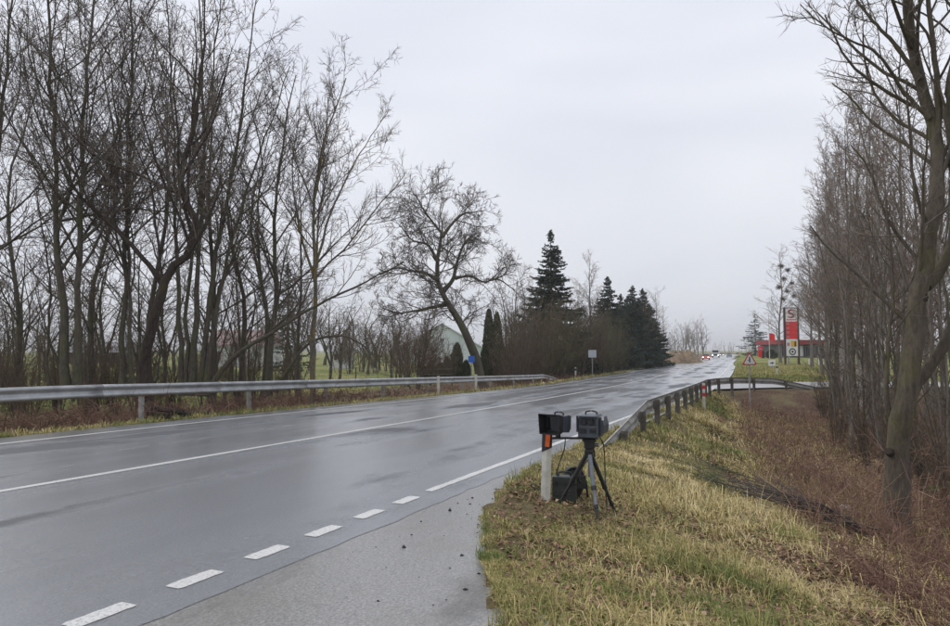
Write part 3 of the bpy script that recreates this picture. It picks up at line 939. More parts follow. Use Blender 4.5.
# left background: brownish bare trees across the field
for (px, Y_, h, kd, wd) in [(10, 60, 7, 'round', 1.2), (-40, 45, 7, 'round', 1), (40, 48, 6, 'round', 1.1), (95, 62, 7.5, 'round', 1.2), (232, 70, 7, 'round', 1.2), (340, 62, 6.5, 'round', 1.3), (368, 72, 7.5, 'round', 1.4), (392, 66, 6, 'round', 1.3), (150, 55, 7, 'round', 1.1), (515, 64, 9.5, 'round', 1), (590, 96, 15, 'birch', 1.4), (578, 90, 11, 'birch', 1.5), (598, 80, 10, 'birch', 1.5), (520, 62, 10, 'birch', 1.4), (645, 96, 10, 'birch', 1.4), (657, 108, 11.5, 'birch', 1.4), (664, 114, 9, 'birch', 1.3), (507, 72, 10, 'round', 1), (310, 85, 9, 'round', 1.4), (260, 90, 8, 'round', 1.4),
        (-10, 34, 8, 'round', 1), (22, 38, 8.5, 'round', 1), (62, 33, 8, 'round', .9), (104, 37, 9, 'round', 1), (140, 32, 8, 'round', .8), (165, 39, 9, 'round', 1), (215, 36, 8, 'round', .9), (242, 42, 9, 'round', 1), (295, 46, 8, 'round', 1), (330, 52, 7, 'round', 1.1),
        (0, 90, 7, 'round', 1.6), (45, 84, 7, 'round', 1.6), (80, 95, 8, 'round', 1.6), (125, 88, 7.5, 'round', 1.6), (175, 86, 8, 'round', 1.6), (205, 104, 9, 'round', 1.6), (285, 108, 9.5, 'round', 1.6), (325, 106, 9.5, 'round', 1.6), (352, 98, 9, 'round', 1.6), (375, 95, 8.5, 'round', 1.6), (395, 100, 9, 'round', 1.5), (350, 80, 6, 'round', 1.5), (380, 84, 6.5, 'round', 1.5), (408, 62, 5.5, 'round', 1.2), (425, 70, 6, 'round', 1.2)]:
    where = ('beyond the tall twin stems' if px < 58 else 'beside the grey roofed barn' if px < 122 else 'between the barn and the red roofed house' if px < 200 else
             'around the white house with faded red roof' if px < 272 else 'around the small white shed' if px < 352 else 'between the shed and the pale gable house' if px < 450 else 'between the columnar thujas and the tallest spruce')
    lab = {'round': 'bushy bare tree ' + where, 'birch': 'bare birch rising beside the dark spruces'}[kd]
    plant('bare_tree', kd, gx(px, Y_), Y_, h, M['bark_dark'], M['twig_brown'] if kd == 'round' else M['twig_grey'], lab,
          group='bare trees ' + where if kd == 'round' else 'birches beside the spruces', wide=wd)
for (px, Y_, h) in [(-5, 27, 5), (25, 29, 6), (55, 31, 5), (90, 27, 6), (112, 30, 5.5), (152, 28, 6), (172, 31, 7), (215, 30, 6), (235, 33, 5), (252, 30, 6.5), (292, 34, 5.5), (300, 40, 6), (10, 33, 7), (75, 35, 7), (135, 36, 7)]:
    plant('sapling', 'pole', gx(px, Y_), Y_, h, M['bark_dark'], M['twig_brown'], 'thin young bare tree growing among the big trunks behind the left guardrail', group='young trees among the big trunks', wide=1.3)
for (px, Y_, h) in [(-8, 25, 2.6), (22, 25, 2.4), (62, 29, 3), (85, 31, 3), (120, 28, 2.6), (138, 30, 3), (178, 31, 2.8), (205, 33, 2.6), (222, 34, 3), (258, 35, 2.6), (280, 33, 2.2), (300, 38, 3), (30, 42, 3.6), (90, 44, 3.6), (150, 42, 3.6), (200, 46, 3.6), (250, 48, 3.6), (15, 30, 2.6), (35, 27, 2.2), (95, 28, 2.6), (108, 33, 3), (160, 29, 2.2), (-15, 28, 3), (240, 33, 1.8), (415, 47, 5.5), (405, 50, 4), (428, 52, 4.2), (440, 55, 3.6), (452, 57, 3.2), (396, 56, 4.5), (338, 78, 5), (350, 74, 4.6), (362, 80, 5), (376, 76, 4.6), (388, 82, 5.2), (404, 80, 5.5), (416, 76, 5), (5, 36, 3.4), (55, 38, 3)]:
    plant('bare_shrub', 'shrub', gx(px, Y_), Y_, h, M['bark_dark'], M['twig_brown'],
          'bare twiggy shrub at the field edge ' + ('near the tall twin stems' if px < 120 else 'near the fanning tree' if px < 300 else 'near the lichen trunk' if px < 390 else 'before the pale gable house'), 'shrub',
          'field edge shrubs ' + ('near the twin stems' if px < 120 else 'near the fanning tree' if px < 300 else 'near the lichen trunk' if px < 390 else 'before the gable house'))
# brownish thicket below the big spruce
for (px, Y_, h) in [(508, 50, 4.5), (520, 52, 5.5), (533, 54, 6.2), (546, 56, 6.2), (558, 58, 6.2), (570, 60, 6), (580, 63, 6), (590, 66, 5.6), (600, 70, 5.6), (609, 74, 5.5), (513, 57, 6), (540, 60, 7), (565, 65, 7), (586, 70, 6.5), (618, 80, 5), (626, 85, 5), (550, 60, 7.4), (572, 66, 7.2), (597, 74, 6.6), (612, 80, 6.2), (524, 60, 7)]:
    olive = int(px) % 3 == 0
    plant('bare_shrub', 'shrub', gx(px, Y_), Y_, h, M['bark_dark'], M['twig_olive'] if olive else M['twig_brown'],
          ('dense olive green' if olive else 'dense brown') + ' hedge shrub ' + ('next to the columnar thujas' if px < 530 else 'under the tallest spruce' if px < 575 else 'behind the square grey sign' if px < 604 else 'at the foot of the far spruce clump'), 'shrub',
          ('olive ' if olive else 'brown ') + 'hedge shrubs ' + ('next to the thujas' if px < 530 else 'under the tallest spruce' if px < 575 else 'behind the square sign' if px < 604 else 'at the far spruce clump'), 1.0)
# far bare trees
for (px, Y_, h) in [(676, 190, 10), (683, 200, 12), (690, 205, 12.5), (697, 210, 12), (703, 205, 13.5), (670, 180, 8), (694, 190, 10), (686, 215, 12)]:
    plant('bare_tree', 'round', gx(px, Y_), Y_, h, M['bark_grey'], M['twig_grey'], 'distant bare tree beyond the dirt mound', group='distant bare trees beyond the mound')

# ------------------------------------------------------------------ evergreens
def needle_faces(rng, P, D, ln, wd):
    """P,D (N,3) -> one slim two-triangle spray each"""
    side = normv(np.cross(D, rng.normal(size=D.shape)))
    a = P - side * wd[:, None] * .5
    b = P + side * wd[:, None] * .5
    c = P + D * ln[:, None] * .6 + side * wd[:, None] * .45
    d = P + D * ln[:, None]
    e = P + D * ln[:, None] * .6 - side * wd[:, None] * .45
    N = len(P)
    V = np.stack([a, b, c, d, e], 1).reshape(-1, 3)
    i = np.arange(N)[:, None] * 5
    return V, np.concatenate([i + np.array([0, 1, 2]), i + np.array([0, 2, 4]), i + np.array([4, 2, 3])])

def spruce(seed, h, rad, dens=1.0):
    rng = np.random.default_rng(seed)
    tr = Acc(); P0 = curve_pts([(0, 0, -.2), (.05, .05, h * .5), (0, 0, h)], 12)[None]
    tr.add(*tubes(P0, np.linspace(.02 * h, .01, 12)[None], 8))
    nb = int(330 * dens)
    z = h * (.04 + .95 * np.sort(rng.random(nb)) ** .85)
    az = rng.uniform(0, 6.28, nb)
    ln = np.maximum(rad * (1 - z / h) ** .92 * rng.uniform(.55, 1.1, nb), .10)
    K = 7
    u = np.linspace(0, 1, K)
    drop = -.18 * ln[:, None] * u + .0 + .16 * ln[:, None] * u ** 3 - .1 * ln[:, None] * (1 - z / h)[:, None] * u
    top = (z / h > .9)
    drop = np.where(top[:, None], .5 * ln[:, None] * u, drop)
    Pb = np.stack([np.cos(az)[:, None] * ln[:, None] * u, np.sin(az)[:, None] * ln[:, None] * u, z[:, None] + drop], -1)
    Pb += .03 * rng.normal(size=Pb.shape)
    tr.add(*tubes(Pb, np.maximum(.02 * (1 - u)[None, :] * ln[:, None] * .6, .006), 3))
    fo = Acc()
    cnt = np.clip((ln * 30 * dens).astype(int), 10, 400)
    idx = np.repeat(np.arange(nb), cnt)
    t = rng.random(len(idx)) ** .7
    f = t * (K - 1); i = np.minimum(f.astype(int), K - 2); w_ = (f - i)[:, None]
    p = Pb[idx, i] * (1 - w_) + Pb[idx, i + 1] * w_
    tan = normv(Pb[idx, i + 1] - Pb[idx, i])
    lat = normv(np.cross(tan, [0, 0, 1.]))
    sd = rng.choice([-1, 1], len(idx))[:, None]
    wide = (.03 + .26 * ln[idx] * (1 - t))[:, None] * rng.random((len(idx), 1))
    p = p + lat * sd * wide + tan * wide * .5 - np.array([0, 0, 1]) * wide * rng.uniform(0, .5, (len(idx), 1))
    D = normv(tan * .8 + lat * sd * .8 + rng.normal(size=p.shape) * .35 + np.array([0, 0, -.25]))
    V_, F_ = needle_faces(rng, p, D, rng.uniform(.45, 1.0, len(p)) * np.clip(.14 + .13 * ln[idx], .1, .5), rng.uniform(.05, .12, len(p)))
    tint = np.repeat(np.clip(.45 + .3 * rng.normal(size=len(p)) , 0, 1), 5)
    fo.add(V_, F_, tint)
    return tr.mesh('trunk'), fo.mesh('foliage', False)

def place_spruce(px, Y_, h, rad, seed, label, dens=1.0, name='spruce_tree', group=None):
    x = gx(px, Y_)
    root = empty(name, (x, Y_, Hs(x, Y_)))
    tm, fm = spruce(seed, h, rad, dens)
    link('trunk', tm, M['bark_dark'], root); link('crown', fm, M['needles'], root)
    return tag(root, label, 'tree', group)
place_spruce(551, 66, 14.6, 5.2, 1, 'tallest dark spruce with pointed top rising above the brown hedge', 1.3)
place_spruce(608, 84, 12.2, 5.0, 2, 'dark spruce standing nearest the tall pointed spruce', 1.3)
sp = place_spruce(633, 92, 11.2, 4.7, 3, 'dark spruce packed in the far spruce clump by the road', 1.3, group='spruces packed in the far clump')
for px, Y_, sc, rz in ((621, 90, .93, 1.), (643, 99, 1.02, 2.), (650, 104, .85, 3.), (601, 92, .8, 4.), (628, 100, 1.0, 5.)):
    c = copy_tree(sp); x = gx(px, Y_); c.location = (x, Y_, Hs(x, Y_)); c.scale = (sc, sc, sc); c.rotation_euler = (0, 0, rz)
place_spruce(287, 56, 9.6, 2.4, 4, 'thin sparse spruce seen between the bare trunks across the field', .5)
place_spruce(755, 170, 10, 5.5, 5, 'dark conifer beside the flagpole of the station', .5)

def column(seed, h, r):
    rng = np.random.default_rng(seed)
    N = int(2600 * h * r)
    z = rng.random(N) * h
    prof = r * np.clip(np.minimum((z / h + .05) * 6, (1 - z / h) * 2.4 + .04), 0, 1) ** .6
    a = rng.uniform(0, 6.28, N)
    rr_ = prof * (.55 + .45 * rng.random(N) ** .5) * (1 + .15 * np.sin(a * 5 + z * 3))
    p = np.stack([np.cos(a) * rr_, np.sin(a) * rr_, z], 1)
    D = normv(np.stack([np.cos(a) * .5, np.sin(a) * .5, np.full(N, 1.)], 1) + .35 * rng.normal(size=(N, 3)))
    fo = Acc(); V_, F_ = needle_faces(rng, p, D, rng.uniform(.1, .22, N), rng.uniform(.04, .09, N))
    fo.add(V_, F_, np.repeat(np.clip(.5 + .3 * rng.normal(size=N), 0, 1), 5))
    tr = Acc(); tr.add(*tubes(curve_pts([(0, 0, -.1), (0, 0, h * .7)], 5)[None], np.linspace(.06, .02, 5)[None], 6))
    return tr.mesh('trunk'), fo.mesh('foliage', False)
colm = [column(1, 4.5, .65), column(2, 1.8, .5), column(3, 1.2, .5)]
def place_col(px, Y_, k, sc, label, group=None, sz=1, wide=1):
    x = gx(px, Y_); root = empty('thuja', (x, Y_, Hs(x, Y_)), px)
    root.scale = (sc * wide, sc * wide, sc * sz)
    link('trunk', colm[k][0], M['bark_dark'], root); link('foliage', colm[k][1], M['thuja'], root)
    tag(root, label, 'shrub', group)
place_col(489, 60, 0, 1.2, 'tall dark columnar thuja beside the leaning tree', 'pair of tall columnar thujas', 1.1, .62)
place_col(497, 61, 0, 1.2, 'tall dark columnar thuja beside the leaning tree', 'pair of tall columnar thujas', 1.05, .62)
for px, k, sc in ((431, 2, 1.2), (440, 2, 1.1), (447, 1, 1.0), (457, 1, 1.5), (466, 2, 1.2), (424, 2, .9), (486, 1, 1.5), (503, 2, 1.4)):
    place_col(px, 58, k, sc, 'small dark conical thuja on the lawn before the pale gable house', 'small thujas before the gable house', 1.1, .62)
# dark evergreen undergrowth filling the hedge
for i, (px, Y_, h) in enumerate([(512, 62, 1.5), (527, 63, 1.7), (543, 64, 1.7), (560, 67, 1.7), (575, 70, 1.6), (590, 76, 1.7), (602, 80, 1.7), (614, 84, 1.8), (535, 69, 2.1), (567, 74, 2.0), (520, 69, 1.9), (598, 88, 2.2)]):
    place_col(px, Y_, 1, 1.9 * h / 1.6, 'dark evergreen bush deep inside the roadside hedge', 'evergreen bushes inside the hedge', .95)

# ------------------------------------------------------------------ guardrails
def wprofile():
    # double wave beam: (outward, up) about its centre, 31 cm deep
    return [(0, .155), (.02, .15), (.045, .135), (.06, .115), (.06, .085), (.045, .065), (.012, .035), (0, .012), (0, -.012), (.012, -.035), (.045, -.065), (.06, -.085), (.06, -.115), (.045, -.135), (.02, -.15), (0, -.155)]

def sweep_beam(P, out_dir, name, mat, parent, base):
    """P list of beam centre points; out_dir list of unit vectors toward the traffic"""
    prof = wprofile(); n = len(prof)
    V, F = [], []
    for p, d in zip(P, out_dir):
        for a, b in prof: V.append((p[0] + d[0] * a - base[0], p[1] + d[1] * a - base[1], p[2] + b - base[2]))
    for k in range(len(P) - 1):
        for j in range(n - 1): F.append((k * n + j, k * n + j + 1, (k + 1) * n + j + 1, (k + 1) * n + j))
    me = bpy.data.meshes.new(name); me.from_pydata(V, [], F)
    me.polygons.foreach_set('use_smooth', np.ones(len(F), bool)); me.update()
    o = link(name, me, mat, parent)
    so = o.modifiers.new('steel', 'SOLIDIFY'); so.thickness = .006; so.offset = 0
    return o

def guardrail(label, name, pts, toward, step_posts, beam_len, matb, matp, post_w=.1, skip_first=0, post_back=True, bolt=True):
    """pts: beam centre polyline (world). toward: +1 traffic on the right of travel, -1 on the left"""
    pts = np.array(pts, float)
    seg = np.linalg.norm(np.diff(pts[:, :2], axis=0), axis=1)
    cum = np.concatenate([[0], np.cumsum(seg)])
    def P(t): return np.array([np.interp(t, cum, pts[:, k]) for k in range(3)])
    def Tn(t):
        a, b = P(max(0, t - .3)), P(min(cum[-1], t + .3)); d = (b - a)[:2]; return d / np.linalg.norm(d)
    b0 = P(0); base = np.array([b0[0], b0[1], Hs(b0[0], b0[1])])
    root = tag(empty(name, base), label, 'guardrail')
    t = 0.0
    while t < cum[-1] - .05:
        t2 = min(t + beam_len, cum[-1])
        tt = np.unique(np.concatenate([np.linspace(t, t2, max(3, int((t2 - t) / .5) + 1))]))
        if t > 0: tt[0] -= .12                                       # lap joint
        lap = .004 if int(round(t / beam_len)) % 2 else 0
        PP, DD = [], []
        for q in tt:
            d = Tn(q); nrm = np.array([d[1], -d[0]]) * toward
            p = P(q); PP.append((p[0] + nrm[0] * lap, p[1] + nrm[1] * lap, p[2])); DD.append(nrm)
        bo = sweep_beam(PP, DD, 'beam', matb, root, base)
        if bolt:
            bm_ = MB()
            q = t2 - .06; d = Tn(q); nrm = np.array([d[1], -d[0]]) * toward; p = P(q) - base
            for dz in (-.1, .0, .1):
                for da in (-.04, .04):
                    c = np.array([p[0] + d[0] * da + nrm[0] * (.03 if dz == 0 else .066), p[1] + d[1] * da + nrm[1] * (.03 if dz == 0 else .066), p[2] + dz])
                    bm_.tube([c, c + np.array([nrm[0], nrm[1], 0]) * .014], .014, 6)
            bm_.build('bolts', matp, bo)
        t = t2
    q = skip_first
    while q < cum[-1]:
        p = P(q); d = Tn(q); nrm = np.array([d[1], -d[0]]) * toward
        g_ = Hs(p[0], p[1]) - .25
        ang = math.atan2(d[1], d[0])
        c = np.array([p[0] - nrm[0] * .10, p[1] - nrm[1] * .10, 0])
        ztop = p[2] + .13
        if ztop > g_ + .3:
            po = MB()
            R_ = rotm(0, 0, ang)
            hh = ztop - g_
            for (a, b, da, db) in ((0, 0, .006, post_w), (post_w * .3, post_w * .5, post_w * .6, .006), (post_w * .3, -post_w * .5, post_w * .6, .006)):
                off = R_ @ np.array([a, b, 0])
                po.box((c[0] - base[0] + off[0], c[1] - base[1] + off[1], g_ + hh / 2 - base[2]), (da, db, hh), R_)
            pobj = po.build('post', matp, root)
            sp_ = MB(); off = np.array([nrm[0], nrm[1], 0]) * .05
            sp_.box((c[0] - base[0] + off[0] - .0, c[1] - base[1] + off[1], p[2] - base[2]), (.09, .07, .2), R_)
            sp_.build('spacer', matp, pobj)
        q += step_posts
    return root

# left rail (beam centre 0.15 under its top edge)
def rail_left_pts():
    r = []
    for s in list(np.linspace(-12, 46, 40)):
        x, y = PT(s, -15.3)
        top = float(np.interp(s, [-12, 11, 46], [.95, .78, -.10]))
        r.append((float(x), float(y), top - .155))
    for s, dz in ((48, -.03), (51, -.3), (54.5, -.72)):
        x, y = PT(s, -15.3 - .05 * (s - 46)); r.append((float(x), float(y), -.255 + dz))
    return r
guardrail('galvanised guardrail in front of the bare trees and green field', 'guardrail', rail_left_pts(), 1, 4.0, 4.0, M['zinc'], M['zinc_dark'], .12, 1.2)
# right rail: ramps up out of the grass, then follows the verge and turns into the side road
r = []
for s in np.linspace(11.0, 17.0, 9):
    x, y = PT(s, -3.05); r.append((float(x), float(y), float(np.interp(s, [11.0, 12.2, 17.0], [-.30, -.16, .40])) - .155))
for s in np.linspace(18.2, 30.5, 9):
    x, y = PT(s, -3.05 - .012 * (s - 17)); r.append((float(x), float(y), .40 - .0095 * (s - 17) - .155))
for px, Y_, z in ((706, 31.8, .265), (716, 33.6, .25), (730, 35.2, .225), (747, 36.1, .19), (775, 36.6, .13), (790, 36.7, -.05), (810, 36.7, -.28), (826, 36.8, -.5)):
    r.append((gx(px, Y_), Y_, z - .155))
r = np.array(r)
guardrail('dark backed guardrail curving into the side road above the ditch', 'guardrail', r, -1, 1.95, 4.0, M['zinc_dark'], M['post_dark'], .12, .9)

# ------------------------------------------------------------------ roadside posts
def delineator(label, x, y, h, kind, lean=0, yaw=0, group=None, w_=.11):
    root = tag(empty('roadside_post', (x, y, Hs(x, y)), yaw), label, 'post', group)
    root.rotation_euler = (0, lean, yaw)
    t = w_ / 2
    b = MB()
    sh = [(-t, -t * .55), (0, -t * .8), (t, -t * .55), (t * .55, t * .8), (-t * .55, t * .8)]
    slant = .06 * h
    b.loft([[(p[0], p[1], -.2) for p in sh], [(p[0], p[1], h - slant) for p in sh], [(p[0] * .96, p[1] * .96, h + (slant * -p[1] / t * .2)) for p in sh]])
    b.build('shaft', M['white_plastic'], root, bevel=.004)
    if kind == 'band':
        bb = MB(); k = 1.06
        lo_, hi_ = h * .66, h * .93
        bb.loft([[(p[0] * k, p[1] * k, lo_ + p[0] / t * .03) for p in sh], [(p[0] * k, p[1] * k, hi_ + p[0] / t * .03) for p in sh]])
        bd = bb.build('band', M['black_band'], root)
        MB().box((.008, -t * .8 - .003, h * .785), (.05, .006, .14), rotm(0, .05, 0)).build('reflector', M['orange'], bd)
    elif kind == 'red':
        for q in (.55, .85):
            bb = MB(); k = 1.06
            bb.loft([[(p[0] * k, p[1] * k, h * q - .07) for p in sh], [(p[0] * k, p[1] * k, h * q + .06) for p in sh]])
            bb.build('band', M['red_plastic'], root)
    elif kind == 'dark':
        bb = MB(); k = 1.06
        bb.loft([[(p[0] * k, p[1] * k, h * .72) for p in sh], [(p[0] * k, p[1] * k, h * .9) for p in sh]])
        bb.build('band', M['black_band'], root)
    return root
POST = spot(545.8, 502, 8.02)
delineator('white roadside post with orange reflector beside the camera tripod', POST[0], 8.02, .85, 'band', .035, -.25)
p = (gx(702.5, 25.6), 25.6)
delineator('white roadside post with red bands at the bend of the guardrail', p[0], p[1], .9, 'red', 0, 0)
for px, Y_ in ((438.5, 33.0), (476, 37.0)):
    x = gx(px, Y_)
    delineator('plain white post standing up through the left guardrail', x, Y_, .95, 'plain', 0, 0, 'white posts at the left guardrail', .13)
x, y = PT(57, -15.2); delineator('white post with dark band beyond the sloping end of the guardrail', float(x), float(y), 1.0, 'dark', 0, 0, None, .14)
x, y = PT(104, -15.2); delineator('white roadside post before the dirt mound', float(x), float(y), 1.0, 'dark', 0, 0, None, .2)
x = gx(776, 60); delineator('yellowed white post on the lawn before the pylon sign', x, 60, .85, 'dark', 0, 0, None, .16)

# ------------------------------------------------------------------ road signs
def post_sign(label, x, y, hp, face, cat='sign', yaw=0, name='road_sign', group=None, rp=.035):
    root = tag(empty(name, (x, y, Hs(x, y)), yaw), label, cat, group)
    MB().tube([(0, 0, -.2), (0, 0, hp)], rp, 8).build('pole', M['zinc_dark'], root, smooth=False)
    face(root, hp)
    return root

def tri_face(sd, zc):
    def f(root, hp):
        def tri(k, r=.0):
            hgt = sd * .866
            pts = []
            for (cx, cz) in ((-sd / 2, -hgt / 3), (sd / 2, -hgt / 3), (0, hgt * 2 / 3)):
                for j in range(4):
                    a0 = math.atan2(cz, cx) - math.pi / 3 + j * 2 * math.pi / 9
                    pts.append((cx * .86 * k + .07 * sd * k * math.cos(a0), cz * .86 * k + .07 * sd * k * math.sin(a0)))
            return pts
        c = (0, -.045, zc)
        pl_ = MB().prism(tri(1), -.01, .01, None, c).build('plate', M['sign_red'], root)
        MB().prism(tri(.76), -.014, -.0105, None, c).build('face', M['sign_white'], pl_)
        sy = MB()
        sy.prism([(-.045 * sd, -.13 * sd), (.045 * sd, -.13 * sd), (.045 * sd, .22 * sd), (0, .30 * sd), (-.045 * sd, .22 * sd)], -.018, -.0145, None, c)
        sy.prism([(-.15 * sd, .015 * sd), (-.05 * sd, .015 * sd), (-.05 * sd, .05 * sd), (-.15 * sd, .05 * sd)], -.018, -.0145, None, c)
        sy.build('symbol', M['sign_black'], pl_)
        MB().box((0, -.02, zc), (.06, .05, .03)).build('bracket', M['zinc_dark'], root)
    return f
TY = 31.0
tx = gx(748.5, TY)
tz = Hs(tx, TY)
tb, tt_ = spot(748, 364.6, TY)[2] - tz, spot(748, 353.2, TY)[2] - tz
sdl = (tt_ - tb) / .866 * 1.06
post_sign('triangular red bordered warning sign on a pole in the ditch', tx, TY, tt_ - .05, tri_face(sdl, tb + sdl * .866 / 3))

def rect_face(wd, ht, mat, zc, frame=None):
    def f(root, hp):
        MB().box((0, -.05, zc), (wd, .02, ht)).build('plate', mat, root, bevel=.006)
        MB().box((0, -.025, zc + ht * .25), (.1, .03, .03)).build('bracket', M['zinc_dark'], root)
        MB().box((0, -.025, zc - ht * .25), (.1, .03, .03)).build('bracket', M['zinc_dark'], root)
    return f
def sign_at(px, Y_, ytop, ybot, wpx, mat, label, rp=.035, yaw=0):
    x = gx(px, Y_); z = Hs(x, Y_)
    a, b = spot(px, ybot, Y_)[2] - z, spot(px, ytop, Y_)[2] - z
    return post_sign(label, x, Y_, b - .03, rect_face(wpx * Y_ / FPX, b - a, mat, (a + b) / 2), yaw=yaw, rp=rp)
sign_at(471.5, 43.5, 356, 362.5, 6.5, M['sign_blue'], 'small blue sign on a pole beside the leaning trunk')
sign_at(592, 59, 350, 357.5, 8, M['sign_back'], 'grey square sign on a pole before the brown hedge', .04)
sign_at(643, 92, 349, 356, 5, M['sign_back'], 'grey upright sign before the far spruce clump', .05)
sg = sign_at(653, 101, 347.5, 352, 5, M['sign_back'], 'pole with two grey sign plates before the dirt mound', .05)
MB().box((0, -.05, spot(653, 355, 101)[2] - Hs(gx(653, 101), 101)), (.7, .02, .6)).build('plate', M['sign_back'], sg, bevel=.005)
sign_at(771, 83, 360, 366, 7, M['sign_white'], 'low white sign with dark arrow mark standing on the lawn', .05)
sign_at(810, 84, 359, 364.5, 5, M['sign_white'], 'small white board on the lawn next to the birch', .05)
sign_at(820, 80, 358.5, 364.5, 5.5, M['sign_white'], 'small white board with dark mark near the thicket', .05)
for o in list(COL.objects):
    lb_ = o.get('label', '')
    if lb_.startswith('low white sign'):
        z = spot(771, 363, 83)[2] - o.location.z
        MB().prism([(-.22, -.06), (.02, -.06), (.02, -.16), (.25, 0), (.02, .16), (.02, .06), (-.22, .06)], -.066, -.062, None, (0, 0, z)).build('arrow', M['sign_black'], o)
    if lb_.startswith('small white board with'):
        z = spot(820, 361.5, 80)[2] - o.location.z
        MB().prism([(-.12, -.18), (.12, -.18), (.16, 0), (.08, .15), (-.1, .12)], -.066, -.062, None, (0, 0, z)).build('mark', M['sign_black'], o)
sign_at(749, 150, 346.5, 350.5, 4, M['sign_white'], 'far white sign beside the road beyond the triangular sign', .07)

# ------------------------------------------------------------------ fuel pylon
PY = 92.0
pxl, pxr = gx(784.6, PY), gx(798, PY)
pc = (pxl + pxr) / 2
pz = Hs(pc, PY)
zt = spot(790, 307.5, PY)[2] - pz
hw = (pxr - pxl) / 2
root = tag(empty('pylon_sign', (pc, PY, pz)), 'tall red and white price pylon between two dark posts on the lawn', 'sign')
for sgn in (-1, 1):
    MB().box((sgn * hw, 0, zt / 2 - .1), (.2, .3, zt + .2)).build('column', M['brand_dark'], root, bevel=.02)
def zpy(y): return spot(790, y, PY)[2] - pz
MB().box((0, 0, zt - .06), (2 * hw - .2, .28, .12)).build('top_bar', M['brand_dark'], root)
iw = 2 * hw - .22
a, b = zpy(321), zpy(309)
lp = MB().box((0, 0, (a + b) / 2), (iw, .22, b - a)).build('logo_panel', M['sign_white'], root)
hh = b - a
def ribbon(pts, wd):
    P = curve_pts([(p[0], 0, p[1]) for p in pts], 24)
    T = np.gradient(P, axis=0); T /= np.linalg.norm(T, axis=1)[:, None]
    N_ = np.stack([-T[:, 2], 0 * T[:, 0], T[:, 0]], 1)
    wv = wd * np.sin(np.linspace(.35, math.pi - .35, 24))[:, None]
    return P + N_ * wv, P - N_ * wv
A, B = ribbon([(iw * .33, hh * .30), (iw * .05, hh * .36), (-iw * .22, hh * .26), (-iw * .16, hh * .10), (iw * .12, -hh * .02), (iw * .2, -hh * .16), (0, -hh * .26), (-iw * .34, -hh * .22)], hh * .085)
mk = MB()
n_ = len(A)
Vv = [tuple(p + np.array([0, -.118, (a + b) / 2 + hh * .06])) for p in A] + [tuple(p + np.array([0, -.118, (a + b) / 2 + hh * .06])) for p in B]
Vv += [(p[0], p[1] + .006, p[2]) for p in Vv]
Ff = []
for i in range(n_ - 1):
    Ff += [(i, i + 1, n_ + i + 1, n_ + i), (2 * n_ + i, 3 * n_ + i, 3 * n_ + i + 1, 2 * n_ + i + 1), (i, 2 * n_ + i, 2 * n_ + i + 1, i + 1), (n_ + i, n_ + i + 1, 3 * n_ + i + 1, 3 * n_ + i)]
mk.add(Vv, Ff).build('emblem', M['deep_red'], lp)
tb_ = MB()
for k in range(6): tb_.box((-iw * .36 + k * iw * .145, -.114, a + hh * .1), (iw * .1, .008, hh * .09))
tb_.build('name_strip', M['deep_red'], lp)
a, b = zpy(339), zpy(321.4)
rp_ = MB().box((0, 0, (a + b) / 2), (iw, .22, b - a)).build('price_panel', M['brand_red'], root)
for k in range(4):
    zz = b - (b - a) * (.13 + .25 * k)
    MB().box((0, -.112, zz - (b - a) * .125), (iw * .98, .006, .03)).build('divider', M['deep_red'], rp_)
    d_ = MB()
    for q in range(2): d_.box((-iw * .38 + q * iw * .13, -.113, zz), (iw * .09, .008, (b - a) * .12))
    d_.build('price_mark', M['grey_mark'], rp_)
a, b = zpy(356), zpy(339.4)
sp_ = MB().box((0, 0, (a + b) / 2), (iw, .22, b - a)).build('service_panel', M['sign_white'], root)
hb = b - a
def disc(cx, cz, r, y, mat, name, r2=None):
    m_ = MB(); n = 20
    if r2 is None: m_.prism([(cx + r * math.cos(q * 2 * math.pi / n), cz + r * math.sin(q * 2 * math.pi / n)) for q in range(n)], y, y + .006)
    else:
        for q in range(n):
            a0, a1 = q * 2 * math.pi / n, (q + 1) * 2 * math.pi / n
            m_.prism([(cx + r2 * math.cos(a0), cz + r2 * math.sin(a0)), (cx + r * math.cos(a0), cz + r * math.sin(a0)), (cx + r * math.cos(a1), cz + r * math.sin(a1)), (cx + r2 * math.cos(a1), cz + r2 * math.sin(a1))], y, y + .006)
    return m_.build(name, mat, sp_)
MB().box((iw * .16, -.113, b - hb * .26), (iw * .5, .008, hb * .36)).build('picture', M['yellow'], sp_)
MB().box((-iw * .3, -.113, b - hb * .3), (iw * .22, .008, hb * .2)).build('picture', M['grey_mark'], sp_)
MB().box((iw * .28, -.12, b - hb * .28), (iw * .14, .006, hb * .3)).build('picture', M['sign_black'], sp_)
disc(.05, a + hb * .26, hb * .21, -.118, M['sign_black'], 'ring', hb * .14)
disc(.05, a + hb * .26, hb * .07, -.118, M['sign_black'], 'dot')
MB().tube([(-hw + .5, .05, -.1), (-hw + .5, .05, zpy(356))], .12, 8).build('inner_pole', M['zinc'], root)

